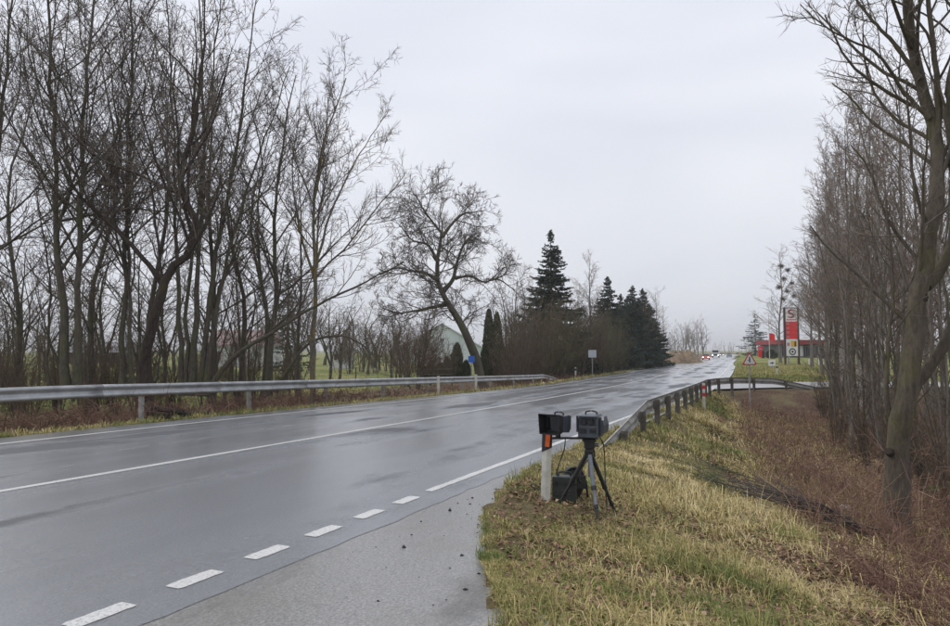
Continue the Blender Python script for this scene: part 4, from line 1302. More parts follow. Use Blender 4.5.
# ------------------------------------------------------------------ filling station
BY = 132.0
bx0, bx1 = gx(776, BY), gx(842, BY)
bz = Hs((bx0 + bx1) / 2, BY)
def zb(y): return spot(800, y, BY)[2] - bz
root = tag(empty('filling_station', ((bx0 + bx1) / 2, BY, bz)), 'low dark filling station with long red fascia behind the pylon sign', 'building')
W_ = bx1 - bx0
zt_, zf = zb(340.3), zb(344.5)
MB().box((0, 4.5, zf / 2 - .1), (W_ - 1, 8, zf + .2)).build('wall', M['wall_dark'], root)
MB().box((0, 4, (zt_ + zf) / 2), (W_ + .6, 10, zt_ - zf)).build('roof', M['roof_red'], root, bevel=.03)
MB().box((0, 4, zt_ + .04), (W_ + .4, 9.6, .08)).build('roof_edge', M['deep_red'], root)
for k, (xa, xb, m_) in enumerate([(.05, .13, 'glass'), (.15, .23, 'glass'), (.32, .42, 'sign_white'), (.46, .58, 'glass'), (.6, .72, 'glass'), (.76, .88, 'glass')]):
    cx = -W_ / 2 + W_ * (xa + xb) / 2; ww = W_ * (xb - xa)
    wd_ = MB().box((cx, .46, zf * .5), (ww, .06, zf * .78)).build('window' if m_ == 'glass' else 'poster_board', M[m_], root)
    fr = MB()
    for sx_ in (-1, 0, 1): fr.box((cx + sx_ * ww / 2, .42, zf * .5), (.07, .06, zf * .8))
    fr.box((cx, .42, zf * .9), (ww, .055, .07)); fr.box((cx, .42, zf * .1), (ww, .055, .07))
    fr.build('frame', M['zinc_dark'], wd_)
for k in range(5):
    MB().box((-W_ / 2 + .5 + k * (W_ - 1) / 4, -.4, zf / 2), (.25, .25, zf)).build('column', M['wall_dark'], root)
FY = 120
x = gx(769, FY); z = Hs(x, FY)
root = tag(empty('flagpole', (x, FY, z)), 'thin white flagpole with a red flag beside the station', 'flagpole')
ft = spot(769, 313, FY)[2] - z
MB().tube([(0, 0, -.2), (0, 0, ft)], [.07, .035], 8).build('pole', M['white_plastic'], root)
fa, fb = spot(769, 340, FY)[2] - z, spot(769, 333, FY)[2] - z
fl = MB(); n = 10
ring = []
for i in range(n):
    u = i / (n - 1); ring.append([(.05 + 1.0 * u, .12 * math.sin(u * 7) - .01, fb - .35 * u * u), (.05 + 1.0 * u, .12 * math.sin(u * 7) + .01, fb - .35 * u * u), (.05 + 1.0 * u, .12 * math.sin(u * 7 + .5) + .01, fa - .35 * u * u), (.05 + 1.0 * u, .12 * math.sin(u * 7 + .5) - .01, fa - .35 * u * u)])
fl.loft(ring).build('flag', M['brand_red'], root)
x = gx(760, 125); z = Hs(x, 125); zz = spot(760, 346, 125)[2] - z
root = tag(empty('red_banner', (x, 125, z)), 'narrow red banner stand at the station entrance', 'banner')
MB().box((0, 0, zz * .55), (.85, .12, zz * .9)).build('panel', M['brand_red'], root, bevel=.03)
MB().box((.5, .1, zz * .3), (.4, .5, zz * .6)).build('base', M['sign_black'], root, bevel=.02)
MB().box((0, -.065, zz * .75), (.5, .012, .35)).build('mark', M['grey_mark'], root)
# low bush before the station
place_col(771, 122, 2, 1.7, 'low rounded dark bush at the corner of the station', None, .7)

# ------------------------------------------------------------------ houses across the field
def gable_house(label, px0, px1, Y_, y_eave, y_apex, depth, wallm, roofm, ridge='y', wins=(), chim=True, cat='house'):
    x0, x1 = gx(px0, Y_), gx(px1, Y_)
    cx = (x0 + x1) / 2; z = Hs(cx, Y_); W = x1 - x0
    ev, ap = spot(0, y_eave, Y_)[2] - z, spot(0, y_apex, Y_)[2] - z
    root = tag(empty('house', (cx, Y_, z)), label, cat)
    if ridge == 'y':
        MB().prism([(-W / 2, -.3), (W / 2, -.3), (W / 2, ev), (0, ap), (-W / 2, ev)], 0, depth).build('wall', wallm, root)
        for sg_ in (-1, 1):
            dx, dz = W / 2 * 1.08, (ap - ev) * 1.08
            n_ = np.array([-dz, dx]) / math.hypot(dx, dz) * .14
            m_ = MB()
            poly = [(0, ap + .03), (sg_ * dx, ap + .03 - dz), (sg_ * dx + 0, ap + .19 - dz), (0, ap + .19)]
            m_.prism(poly, -.4, depth + .4).build('roof', roofm, root)
    else:
        MB().prism([(-W / 2, -.3), (W / 2, -.3), (W / 2, ev), (-W / 2, ev)], 0, depth).build('wall', wallm, root)
        m_ = MB()
        R_ = [[(-W / 2 - .4, -.5, ev - .1), (-W / 2 - .4, depth / 2, ap), (-W / 2 - .4, depth + .5, ev - .1), (-W / 2 - .4, depth / 2, ev - .1)],
              [(W / 2 + .4, -.5, ev - .1), (W / 2 + .4, depth / 2, ap), (W / 2 + .4, depth + .5, ev - .1), (W / 2 + .4, depth / 2, ev - .1)]]
        rf = m_.loft(R_).build('roof', roofm, root)
        if chim: MB().box((W * .2, depth * .45, ap + .2), (.5, .5, 1.2)).build('chimney', M['wall_white'], rf)
    for (u, yc, wpx, hpx) in wins:
        wx = -W / 2 + W * u; wz = spot(0, yc, Y_)[2] - z; ww = wpx * Y_ / FPX; wh = hpx * Y_ / FPX
        wo = MB().box((wx, -.02, wz), (ww, .06, wh)).build('window', M['glass'], root)
        fr = MB()
        for q in (-1, 1):
            fr.box((wx + q * ww / 2, -.05, wz), (.1, .08, wh + .2)); fr.box((wx, -.05, wz + q * wh / 2), (ww, .075, .1))
        fr.box((wx, -.05, wz), (.06, .07, wh))
        fr.build('frame', M['sign_white'], wo)
    return root
gable_house('large pale grey green house with steep gable seen beyond the leaning tree', 398, 486, 112, 350, 324, 12, M['wall_mint'], M['wall_mint'], 'y', ((.35, 356, 5, 5), (.62, 356, 5, 5), (.5, 340, 4, 4)))
gable_house('white house with faded red roof seen between the bare trunks', 206, 266, 98, 345, 329, 9, M['wall_white'], M['roof_pink'], 'x', ((.2, 354, 5, 6), (.5, 354, 5, 6), (.85, 354, 6, 6)))
gable_house('small white shed with dark wide opening beside the field', 329, 347, 92, 351, 347, 5, M['wall_white'], M['roof_grey'], 'x', ((.5, 357, 8, 7),), False, 'shed')
gable_house('long grey roofed barn behind the bare trees at the field edge', 60, 118, 115, 352, 342, 9, M['wood'], M['roof_grey'], 'x', ((.3, 358, 3, 4),), False, 'barn')

# wire fence across the field
root = tag(empty('field_fence', (gx(240, 52), 52, Hs(gx(240, 52), 52))), 'thin wire fence on grey wooden posts along the green field', 'fence')
fp = []
for px in (215, 243, 270, 300, 330, 356, 392, 420, 452):
    x = gx(px, 52); z = Hs(x, 52); fp.append((x, 52, z))
    b_ = np.array(root.location)
    MB().tube([np.array((x, 52, z - .2)) - b_, np.array((x + .02, 52, z + 1.35)) - b_], .05, 6).build('post', M['wood'], root)
for k in range(3):
    MB().tube([np.array((p_[0], p_[1] - .05, p_[2] + .45 + .38 * k)) - b_ for p_ in fp], .008, 4).build('wire', M['zinc_dark'], root)

# ------------------------------------------------------------------ dirt mound, distance
def lump(name, cx, cy, rx, ry, h, mat, seed, **tg):
    n, m = 40, 14
    V_, F_ = [], []
    rg = np.random.default_rng(seed)
    for j in range(m + 1):
        u = j / m
        for i in range(n):
            a_ = i / n * 2 * math.pi
            k = 1 + .18 * math.sin(a_ * 3 + seed) + .09 * math.sin(a_ * 7 + 2)
            x_, y_ = cx + rx * u * k * math.cos(a_), cy + ry * u * k * math.sin(a_)
            z_ = h * (1 - u ** 2) ** 1.2 * (1 + .25 * math.sin(x_ * .9) * math.cos(y_ * .8 + 1)) + .12 * h * rg.normal() * (1 - u)
            V_.append((x_, y_, Hs(x_, y_) - .12 + z_))
    for j in range(m):
        for i in range(n): F_.append((j * n + i, j * n + (i + 1) % n, (j + 1) * n + (i + 1) % n, (j + 1) * n + i))
    o = MB().add(V_, F_).build(name, mat, smooth=True)
    return tag(o, **tg)
lump('dirt_mound', gx(679, 128), 128, 4.2, 4, 2.9, M['dirt'], 3, label='bare brown mound of earth at the far left roadside', cat='mound')

# far wood at the end of the road
rg = np.random.default_rng(9)
acc = Acc()
N = 1000
ax_ = rg.uniform(-500, 900, N); ay_ = rg.uniform(480, 760, N)
hts = rg.uniform(5, 12, N)
K = 4
P_ = np.stack([np.stack([ax_, ay_, np.full(N, -1.4)], 1) + np.array([0, 0, 1]) * (hts * k / (K - 1))[:, None] + .3 * rg.normal(size=(N, 3)) * k for k in range(K)], 1)
acc.add(*tubes(P_, np.linspace(.22, .05, K)[None, :].repeat(N, 0), 3))
P1, R1 = grow(rg, P_, np.full((N, K), .12), .9, 8, .15, 1, .6, .2, .3, 2, .1, .1, .7, .06, nmax=10)
acc.add(*tubes(P1, np.maximum(R1, .07), 3))
o = link('distant_wood', acc.mesh('distant_wood'), M['twig_grey'])
tag(o, 'grey line of far leafless woodland where the road ends', 'woodland', kind='stuff')

# ------------------------------------------------------------------ vehicles far down the road
def vehicle_wheels(root, xs_, ys_, r, wd):
    for x_ in xs_:
        for y_ in ys_:
            wo = MB().tube([(x_ - wd / 2, y_, r), (x_ + wd / 2, y_, r)], r, 14).build('wheel', M['tyre'], root)
            MB().tube([(x_ - wd / 2 - .01, y_, r), (x_ + wd / 2 + .01, y_, r)], r * .55, 10).build('rim', M['alu'], wo)

def car(label, s, l, mat, flip=True):
    x, y = PT(s, l); x, y = float(x), float(y)
    th = float(np.interp(s, _ss, _th))
    root = tag(empty('car', (x, y, float(road_z(np.array(s), np.array(l))) + .01), -th), label, 'car')
    b = MB()
    secs = [(-2.1, .35, .75, .78), (-1.95, .28, .85, .86), (-1.1, .25, .95, .89), (0, .25, .98, .9), (1.2, .25, 1.0, .89), (1.9, .28, .95, .85), (2.1, .4, .85, .78)]
    rings = []
    for (yy, z0, z1, hw_) in secs:
        rings.append([(-hw_, yy, z0), (hw_, yy, z0), (hw_ * 1.02, yy, (z0 + z1) / 2), (hw_ * .93, yy, z1), (-hw_ * .93, yy, z1), (-hw_ * 1.02, yy, (z0 + z1) / 2)])
    b.loft(rings).build('body', mat, root, smooth=False, bevel=.02)
    c = MB(); rings = []
    for (yy, z1, hw_) in ((-1.25, .93, .8), (-.5, 1.42, .66), (.9, 1.45, .66), (1.75, .97, .78)):
        rings.append([(-hw_ - .05, yy, .9), (hw_ + .05, yy, .9), (hw_, yy, z1), (-hw_, yy, z1)])
    cb = c.loft(rings).build('cabin', M['glass'], root, bevel=.02)
    MB().box((0, .2, 1.455), (1.25, 1.45, .05)).build('roof', mat, cb, bevel=.02)
    vehicle_wheels(root, (-.78, .78), (-1.3, 1.35), .32, .2)
    for sx_ in (-.62, .62):
        MB().box((sx_, -2.08, .66), (.32, .08, .16)).build('headlight', M['headlight'], root, bevel=.02)
    MB().box((0, -2.12, .45), (.52, .03, .12)).build('number_plate', M['sign_white'], root)
    return root
car('small orange red car with lit headlights coming along the road', 184, -10.6, M['car_red'])
car('grey car with lit headlights far behind the white truck', 330, -10.4, M['car_grey'])
c_ = car('grey car driving away along the right lane', 265, -6.3, M['car_grey'])
c_.rotation_euler.z += math.pi
s_t = 255
x, y = PT(s_t, -10.6); th_ = float(np.interp(s_t, _ss, _th))
root = tag(empty('truck', (float(x), float(y), float(road_z(np.array(s_t), np.array(-10.6))) + .01), -th_), 'white box truck following the red car on the road', 'truck')
MB().box((0, 3.4, 2.1), (2.45, 6.0, 2.7)).build('cargo_box', M['truck_white'], root, bevel=.04)
MB().prism([(-1.15, .7), (1.15, .7), (1.15, 2.0), (1.05, 2.75), (-1.05, 2.75), (-1.15, 2.0)], -1.5, .3).build('cab', M['truck_white'], root, bevel=.05)
MB().box((0, -1.51, 2.15), (1.95, .05, .75)).build('windscreen', M['glass'], root)
MB().box((0, -1.53, 1.1), (1.5, .06, .5)).build('grille', M['sign_black'], root)
MB().box((0, 2.5, .72), (1.0, 7.4, .22)).build('chassis', M['post_dark'], root)
for sx_ in (-.88, .88): MB().box((sx_, -1.53, .85), (.36, .06, .2)).build('headlight', M['headlight'], root)
vehicle_wheels(root, (-1.0, 1.0), (-.7, 4.6), .48, .28)

# ------------------------------------------------------------------ speed camera on its tripod
KY = 7.75
kx = gx(588, KY)
kz = Hs(kx, KY)
def up_(y): return spot(588, y, KY)[2] - kz
pxm = KY / FPX
apex = up_(453)
FACE = math.radians(-24)        # heads look back along the verge towards oncoming traffic
root = tag(empty('tripod', (kx, KY, kz)), 'black and grey tripod on the grass verge carrying the camera heads', 'tripod')
feet = [(.03, -.34), (.315, .10), (-.32, .12)]
for i, (fx, fy) in enumerate(feet):
    d = np.array([fx, fy, 0.0])
    g_ = Hs(kx + fx, KY + fy) - kz
    a_ = np.array([fx * .08, fy * .08, apex - .02]); e_ = np.array([fx, fy, g_ - .01])
    mid = a_ + (e_ - a_) * .52; low = a_ + (e_ - a_) * .8
    lg = MB(); lg.tube([a_, mid], .024, 10)
    lo_ = lg.build('leg', M['leg_black'] if i else M['alu'], root)
    MB().tube([mid - (e_ - a_) * .01, low], .019, 10).build('lower_tube', M['alu'] if i == 0 else M['leg_black'], lo_)
    MB().tube([low - (e_ - a_) * .01, e_], .0145, 10).build('lower_tube', M['leg_black'], lo_)
    MB().tube([mid - (e_ - a_) * .03, mid + (e_ - a_) * .03], .03, 10).build('clamp', M['housing_black'], lo_)
    MB().tube([low - (e_ - a_) * .025, low + (e_ - a_) * .025], .025, 10).build('clamp', M['housing_black'], lo_)
    MB().tube([e_ - (e_ - a_) * .03, e_], [.014, .02], 8).build('foot', M['housing_black'], lo_)
MB().tube([(0, 0, apex - .05), (0, 0, apex + .02), (0, 0, apex + .06)], [.045, .05, .032], 12).build('shoulder', M['housing_black'], root)
MB().tube([(0, 0, apex - .26), (0, 0, apex)], .013, 10).build('centre_column', M['alu'], root)
hd = MB(); hd.box((0, 0, apex + .10), (.10, .10, .1)); hd.box((0, 0, apex + .137), (.14, .11, .026))
hd.build('head', M['housing_black'], root, bevel=.008)
MB().tube([(.05, -.01, apex + .09), (.10, -.02, apex + .09)], [.018, .022], 10).build('knob', M['alu'], root)
hz = apex + .15
bar = MB().box((-.155, 0, hz + .012), (.50, .045, .022)).build('crossbar', M['housing_black'], root, bevel=.004)
hnd = MB().tube([(.03, .03, apex + .08), (.08, .14, apex + .0), (.11, .28, apex - .08)], .009, 8).build('pan_handle', M['housing_black'], root)

# camera head
cz = kz + hz + .024
cr_ = tag(empty('speed_camera', (kx + .02, KY, cz), FACE), 'dark blue grey speed camera with twin lenses on the tripod', 'camera')
def slab(x0, x1, y0, y1, z0, z1): return MB().box(((x0 + x1) / 2, (y0 + y1) / 2, (z0 + z1) / 2), (x1 - x0, y1 - y0, z1 - z0))
CW, CH, CD = .21, .215, .30
b = MB()
ring = lambda y, k, z0, z1: [(-CW / 2 * k, y, z0 + .012), (-CW / 2 * k + .012, y, z0), (CW / 2 * k - .012, y, z0), (CW / 2 * k, y, z0 + .012), (CW / 2 * k, y, z1 - .03), (CW / 2 * k - .03, y, z1), (-CW / 2 * k + .03, y, z1), (-CW / 2 * k, y, z1 - .03)]
b.loft([ring(-.12, .96, .004, CH - .006), ring(-.11, 1, 0, CH), ring(.14, 1, 0, CH), ring(.18, .9, .02, CH - .03)])
body = b.build('housing', M['housing'], cr_, bevel=.004)
cr_.scale = (1.05, 1.05, 1.14)
# recessed-looking front frame with visor
fr = MB()
fr.box((0, -.135, CH - .008), (CW + .012, .05, .012)); fr.box((-CW / 2 - .002, -.132, CH * .62), (.01, .045, CH * .72)); fr.box((CW / 2 + .002, -.132, CH * .62), (.01, .045, CH * .72))
fr.build('visor', M['housing'], cr_, bevel=.002)
for sx_ in (-.038, .034):
    lr_ = MB(); lr_.tube([(sx_, -.12, CH * .72), (sx_, -.142, CH * .72)], .035, 20)
    lo_ = lr_.build('lens_barrel', M['housing_black'], cr_)
    MB().tube([(sx_, -.14, CH * .72), (sx_, -.1445, CH * .72)], [.029, .026], 20).build('lens', M['lens'], lo_)
slab(-.085, -.015, -.128, -.12, CH * .22, CH * .42).build('window', M['lens'], cr_, bevel=.002)
slab(-.095, .095, -.127, -.121, CH * .495, CH * .525).build('trim', M['alu'], cr_)
slab(-.1, .1, -.130, -.119, .008, CH * .16).build('front_plate', M['housing'], cr_, bevel=.003)
slab(.02, .085, -.126, -.12, CH * .24, CH * .40).build('label', M['housing_black'], cr_)
# hinged side door, protruding on the verge side
sdp = MB(); sdp.prism([(CW / 2 + .004, .02), (CW / 2 + .045, .05), (CW / 2 + .052, CH * .55), (CW / 2 + .03, CH - .02), (CW / 2 + .004, CH - .012)], -.06, .16)
sdp.build('side_cover', M['housing'], cr_, bevel=.005)
MB().box((CW / 2 + .04, -.064, CH * .86), (.02, .012, .03)).build('latch', M['label_white'], cr_)
MB().tube(curve_pts([(-.055, .02, CH - .005), (-.055, .02, CH + .022), (0, .02, CH + .034), (.06, .02, CH + .022), (.06, .02, CH - .005)], 14), .008, 8).build('handle', M['housing_black'], cr_, smooth=True)

# flash head with its flared hood
fx_ = kx - .338
fl_ = tag(empty('flash_lamp', (fx_, KY + .0, cz + .05), FACE - .28), 'dark flash lamp box with flared hood above the roadside post', 'lamp')
b = MB()
rg4 = lambda y, w0, w1, z0, z1: [(-w0 / 2, y, z0), (w0 / 2, y, z0), (w1 / 2, y, z1), (-w1 / 2, y, z1)]
b.loft([rg4(-.06, .19, .20, .01, .175), rg4(.06, .19, .2, 0, .18), rg4(.13, .15, .16, .03, .165)])
b.build('housing', M['housing'], fl_, bevel=.006)
fl_.scale = (1.06, 1.06, 1.06)
# hood: four flared plates
def plate(q):
    m_ = MB(); V_ = [np.array(p) for p in q]
    n_ = np.cross(V_[1] - V_[0], V_[3] - V_[0]); n_ = n_ / np.linalg.norm(n_) * .004
    return m_.add([p - n_ for p in V_] + [p + n_ for p in V_], [(0, 1, 2, 3), (7, 6, 5, 4), (0, 4, 5, 1), (1, 5, 6, 2), (2, 6, 7, 3), (3, 7, 4, 0)])
y0, y1 = -.062, -.17
pl4 = [((-.095, y0, .012), (.095, y0, .012), (.115, y1, -.006), (-.115, y1, -.006)), ((-.1, y0, .175), (.1, y0, .175), (.13, y1, .195), (-.13, y1, .195)),
       ((-.095, y0, .012), (-.1, y0, .175), (-.13, y1, .195), (-.115, y1, -.006)), ((.095, y0, .012), (.1, y0, .175), (.13, y1, .195), (.115, y1, -.006))]
for q in pl4: plate(q).build('hood_plate', M['housing_black'] if q[0][0] != q[1][0] or True else M['housing'], fl_)
slab(-.085, .085, -.068, -.0605, .025, .16).build('flash_window', M['lens'], fl_, bevel=.003)
slab(-.02, .02, -.015, .015, -.055, .002).build('foot', M['housing_black'], fl_)
MB().tube(curve_pts([(-.05, .02, .175), (-.05, .02, .2), (0, .02, .21), (.05, .02, .2), (.05, .02, .175)], 12), .008, 8).build('handle', M['housing_black'], fl_, smooth=True)

# carrying case
CY = KY + .34
cx_ = gx(563.5, CY); czz = Hs(cx_, CY)
ca = tag(empty('carrying_case', (cx_, CY, czz - .01), math.radians(-10)), 'dark olive hard plastic case standing behind the tripod', 'case')
b = MB(); b.box((0, 0, .155), (.27, .16, .29)); b.build('shell', M['case'], ca, bevel=.02, seg=3)
for zz in (.1, .21): MB().box((0, -.081, zz), (.25, .008, .012)).build('rib', M['case'], ca, bevel=.003)
MB().box((0, 0, .22), (.278, .168, .012)).build('seam', M['housing_black'], ca, bevel=.003)
for sx_ in (-.08, .08): MB().box((sx_, -.087, .225), (.035, .014, .05)).build('latch', M['housing_black'], ca, bevel=.004)
MB().box((.02, -.083, .15), (.11, .006, .006)).build('mark', M['alu'], ca)
MB().tube(curve_pts([(-.07, 0, .295), (-.065, 0, .335), (0, 0, .345), (.065, 0, .335), (.07, 0, .295)], 14), .011, 8).build('handle', M['housing_black'], ca, smooth=True)
# shoulder bag slumped behind the case
by = KY + .62; bx_ = gx(572, by); bzz = Hs(bx_, by)
bg = tag(empty('shoulder_bag', (bx_, by, bzz), .3), 'black soft equipment bag slumped behind the olive case', 'bag')
rings = []
for u in np.linspace(0, 1, 7):
    k = math.sin(math.pi * (.12 + .76 * u)) ** .5
    rings.append([( (.13 * k + .01 * math.sin(3 * a_ + 5 * u)) * math.cos(a_), (.10 * k) * math.sin(a_), .36 * u) for a_ in np.linspace(0, 2 * math.pi, 14, endpoint=False)])
MB().loft(rings).build('body', M['housing_black'], bg, smooth=True)
MB().tube(curve_pts([(-.1, -.02, .3), (-.06, -.06, .36), (.05, -.08, .35), (.12, -.09, .2), (.14, -.1, .02)], 14), .014, 6).build('strap', M['cable_black'], bg, smooth=True)
MB().box((0.02, -.1, .2), (.18, .05, .16)).build('pocket', M['leg_black'], bg, bevel=.015)

def cable(label, pts, r_, mat, K=30):
    P = curve_pts(pts, K); base = P[-1].copy(); base[2] = Hs(base[0], base[1])
    o = MB().tube([p_ - base for p_ in P], r_, 7).build('cable', mat, None, tuple(base), smooth=True)
    return tag(o, label, 'cable')
def K3(px, y, dY=0): return spot(px, y, KY + dY)
def gnd(px, Y_, up=.015): x_ = gx(px, Y_); return np.array([x_, Y_, Hs(x_, Y_) + up])
cable('black cable hanging from the flash lamp to the case', [K3(565.5, 437), K3(564, 450, .04), K3(559, 464, .12), K3(556.5, 475, .26), np.array([cx_ - .06, CY - .04, czz + .33])], .006, M['cable_black'])
cable('black cable drooping from the camera to the ground beside the tripod', [K3(597, 434, .04), K3(603, 443, .1), K3(604.5, 456, .14), K3(605, 475, .12), K3(605.5, 490, .05), gnd(605, KY + .0, .05), gnd(600, KY - .06), gnd(590, KY + .05), gnd(580, KY + .16)], .007, M['cable_black'])
cable('thin bright green cable coiled on the grass under the tripod', [K3(588, 478, .16), K3(592, 488, .12), gnd(596, KY + .1, .05), gnd(599, KY - .02), gnd(604, KY + .03), gnd(598, KY + .14), gnd(590, KY + .1)], .006, M['cable_green'])
cable('pale grey cable bundle between camera head and bag', [K3(594, 436, .05), K3(594, 448, .12), K3(590, 457, .15), K3(583, 466, .22), K3(579, 478, .35), np.array([bx_ + .08, by - .1, bzz + .2])], .009, M['alu'])
cable('black wire loop lying in the grass beside the roadside post', [gnd(541, KY + .3, .1), gnd(534, KY + .35, .14), gnd(530, KY + .5, .1), gnd(534, KY + .7, .03), gnd(542, KY + .6, .03)], .005, M['cable_black'])

# ------------------------------------------------------------------ cut branches on the bank, stone, log
rg = np.random.default_rng(21)
def zat(x_, y_): return Hs(x_, y_)
bp = []
def gpt(px, py):
    # point on the ground along a surveyed bearing
    for Y_ in np.arange(4, 40, .03):
        p_ = spot(px, py, Y_)
        if p_[2] < Hs(p_[0], p_[1]): return p_
    return p_
acc = Acc()
A0, B0, C0 = gpt(716, 484), gpt(790, 515), gpt(868, 545)
base = np.array([B0[0], B0[1], Hs(B0[0], B0[1])])
pile = tag(empty('branch_pile', base), 'heap of dark cut branches lying down the grassy bank', 'branches')
Nb = 22
for i in range(Nb):
    jit_ = rg.normal(size=3) * np.array([.16, .22, 0])
    a_, c_ = A0 + rg.normal(size=3) * .42, C0 + rg.normal(size=3) * .12
    t0_ = rg.uniform(0, .35)
    pts = []
    for u in np.linspace(t0_, rg.uniform(.85, 1), 5):
        q = (a_ * (1 - u) + c_ * u) * 1.0 + 4 * u * (1 - u) * (B0 - (A0 + C0) / 2) + jit_ * (1 - u)
        q[2] = Hs(q[0], q[1]) + .04 + rg.uniform(0, .22) + .08 * math.sin(math.pi * u)
        pts.append(q - base)
    pts = pts[::-1]
    P = curve_pts(pts, 8)[None]; R_ = np.linspace(rg.uniform(.007, .014), .0035, 8)[None]
    ac = Acc(); ac.add(*tubes(P, R_, 5))
    P1, R1 = grow(rg, P, R_, 4, 4, .2, .98, .2, .1, .4, 4, .015, .07, .7, .0035, lmax=.8)
    ac.add(*tubes(P1, R1, 3))
    link('branch', ac.mesh('branch'), M['twig_wet'], pile)
sp0 = gpt(845, 511)
st_ = MB(); rings = []
for u in np.linspace(0, 1, 6):
    k = math.sin(math.pi * (.08 + .84 * u)) ** .7
    rings.append([(.13 * k * math.cos(a_) * (1 + .15 * math.sin(3 * a_ + 1)), .1 * k * math.sin(a_), .13 * u - .03) for a_ in np.linspace(0, 6.283, 10, endpoint=False)])
o = st_.loft(rings).build('stone', M['stone'], None, tuple(sp0)); tag(o, 'pale stone among the reddish weeds of the ditch', 'stone')
lg0, lg1 = gpt(925, 497), gpt(985, 487)
o = MB()
lb = (lg0 + lg1) / 2
o.tube([lg0 - lb + [0, 0, .06], (lg0 + lg1) / 2 - lb + [0, 0, .12], lg1 - lb + [0, 0, .08]], [.13, .14, .12], 10)
M['moss'] = simple('bright moss', (.12, .16, .02), .95, (.06, .07, .02), 7, bmp=.8)
o = o.build('mossy_log', M['moss'], None, tuple(lb)); tag(o, 'green mossy log lying behind the big ditch tree', 'log')
# litter of fallen sticks at the left ditch
for px, Y_ in ((180, 18.9),):
    x = gx(px, Y_); z = Hs(x, Y_)
    root = tag(empty('log_heap', (x, Y_, z)), 'small heap of dark cut logs under the guardrail', 'logs')
    for k in range(7):
        a_ = rg.uniform(-.4, .4); c = np.array([rg.uniform(-.5, .5), rg.uniform(-.2, .2), .1 + .09 * (k // 3)])
        d = np.array([math.cos(a_), math.sin(a_), .1 * rg.normal()]) * rg.uniform(.25, .5)
        lo_ = MB().tube([c - d, c + d], rg.uniform(.05, .09), 9).build('log', M['bark_red'], root)

# ------------------------------------------------------------------ grass, leaves, weeds
def blades(rng, x, y, ln, wd, lean, tint, up0=0.0, az=None, curl=1.0):
    n = len(x)
    z = H(x, y) - .01 + up0
    if az is None: az = rng.uniform(0, 6.283, n)
    d = np.stack([np.cos(az), np.sin(az), np.zeros(n)], 1)
    sd = np.stack([-np.sin(az), np.cos(az), np.zeros(n)], 1)
    p0 = np.stack([x, y, z], 1)
    m1 = p0 + d * (ln * np.sin(lean * .5) * .5)[:, None] + np.array([0, 0, 1]) * (ln * np.cos(lean * .5) * .5)[:, None]
    l2 = np.minimum(lean * (1 + .6 * curl), 1.75)
    p1 = m1 + d * (ln * np.sin(l2) * .55)[:, None] + np.array([0, 0, 1]) * (ln * np.cos(l2) * .55)[:, None]
    w2 = (wd * .5)[:, None]
    V_ = np.stack([p0 - sd * w2, p0 + sd * w2, m1 + sd * w2 * .8, m1 - sd * w2 * .8, p1], 1).reshape(-1, 3)
    i = np.arange(n)[:, None] * 5
    return V_, np.concatenate([i + np.array([0, 1, 2]), i + np.array([0, 2, 3]), i + np.array([3, 2, 4])]), np.repeat(tint, 5)

def scatter_sl(rng, n, s0, s1, lfun0, lfun1):
    s = s0 + (s1 - s0) * rng.random(n)
    l = lfun0(s) + (lfun1(s) - lfun0(s)) * rng.random(n)
    x, y = PT(s, l)
    return x, y, s, l

def tufted(rng, ntuft, per, s0, s1, f0, f1, rad):
    x, y, s, l = scatter_sl(rng, ntuft, s0, s1, f0, f1)
    k = np.repeat(np.arange(ntuft), per)
    r_ = rad * np.sqrt(rng.random(len(k))); a_ = rng.uniform(0, 6.283, len(k))
    return x[k] + r_ * np.cos(a_), y[k] + r_ * np.sin(a_), k, a_

def green_patch(x, y):
    return wave(x, y, .9, 15) + .6 * wave(x, y, 2.6, 19)

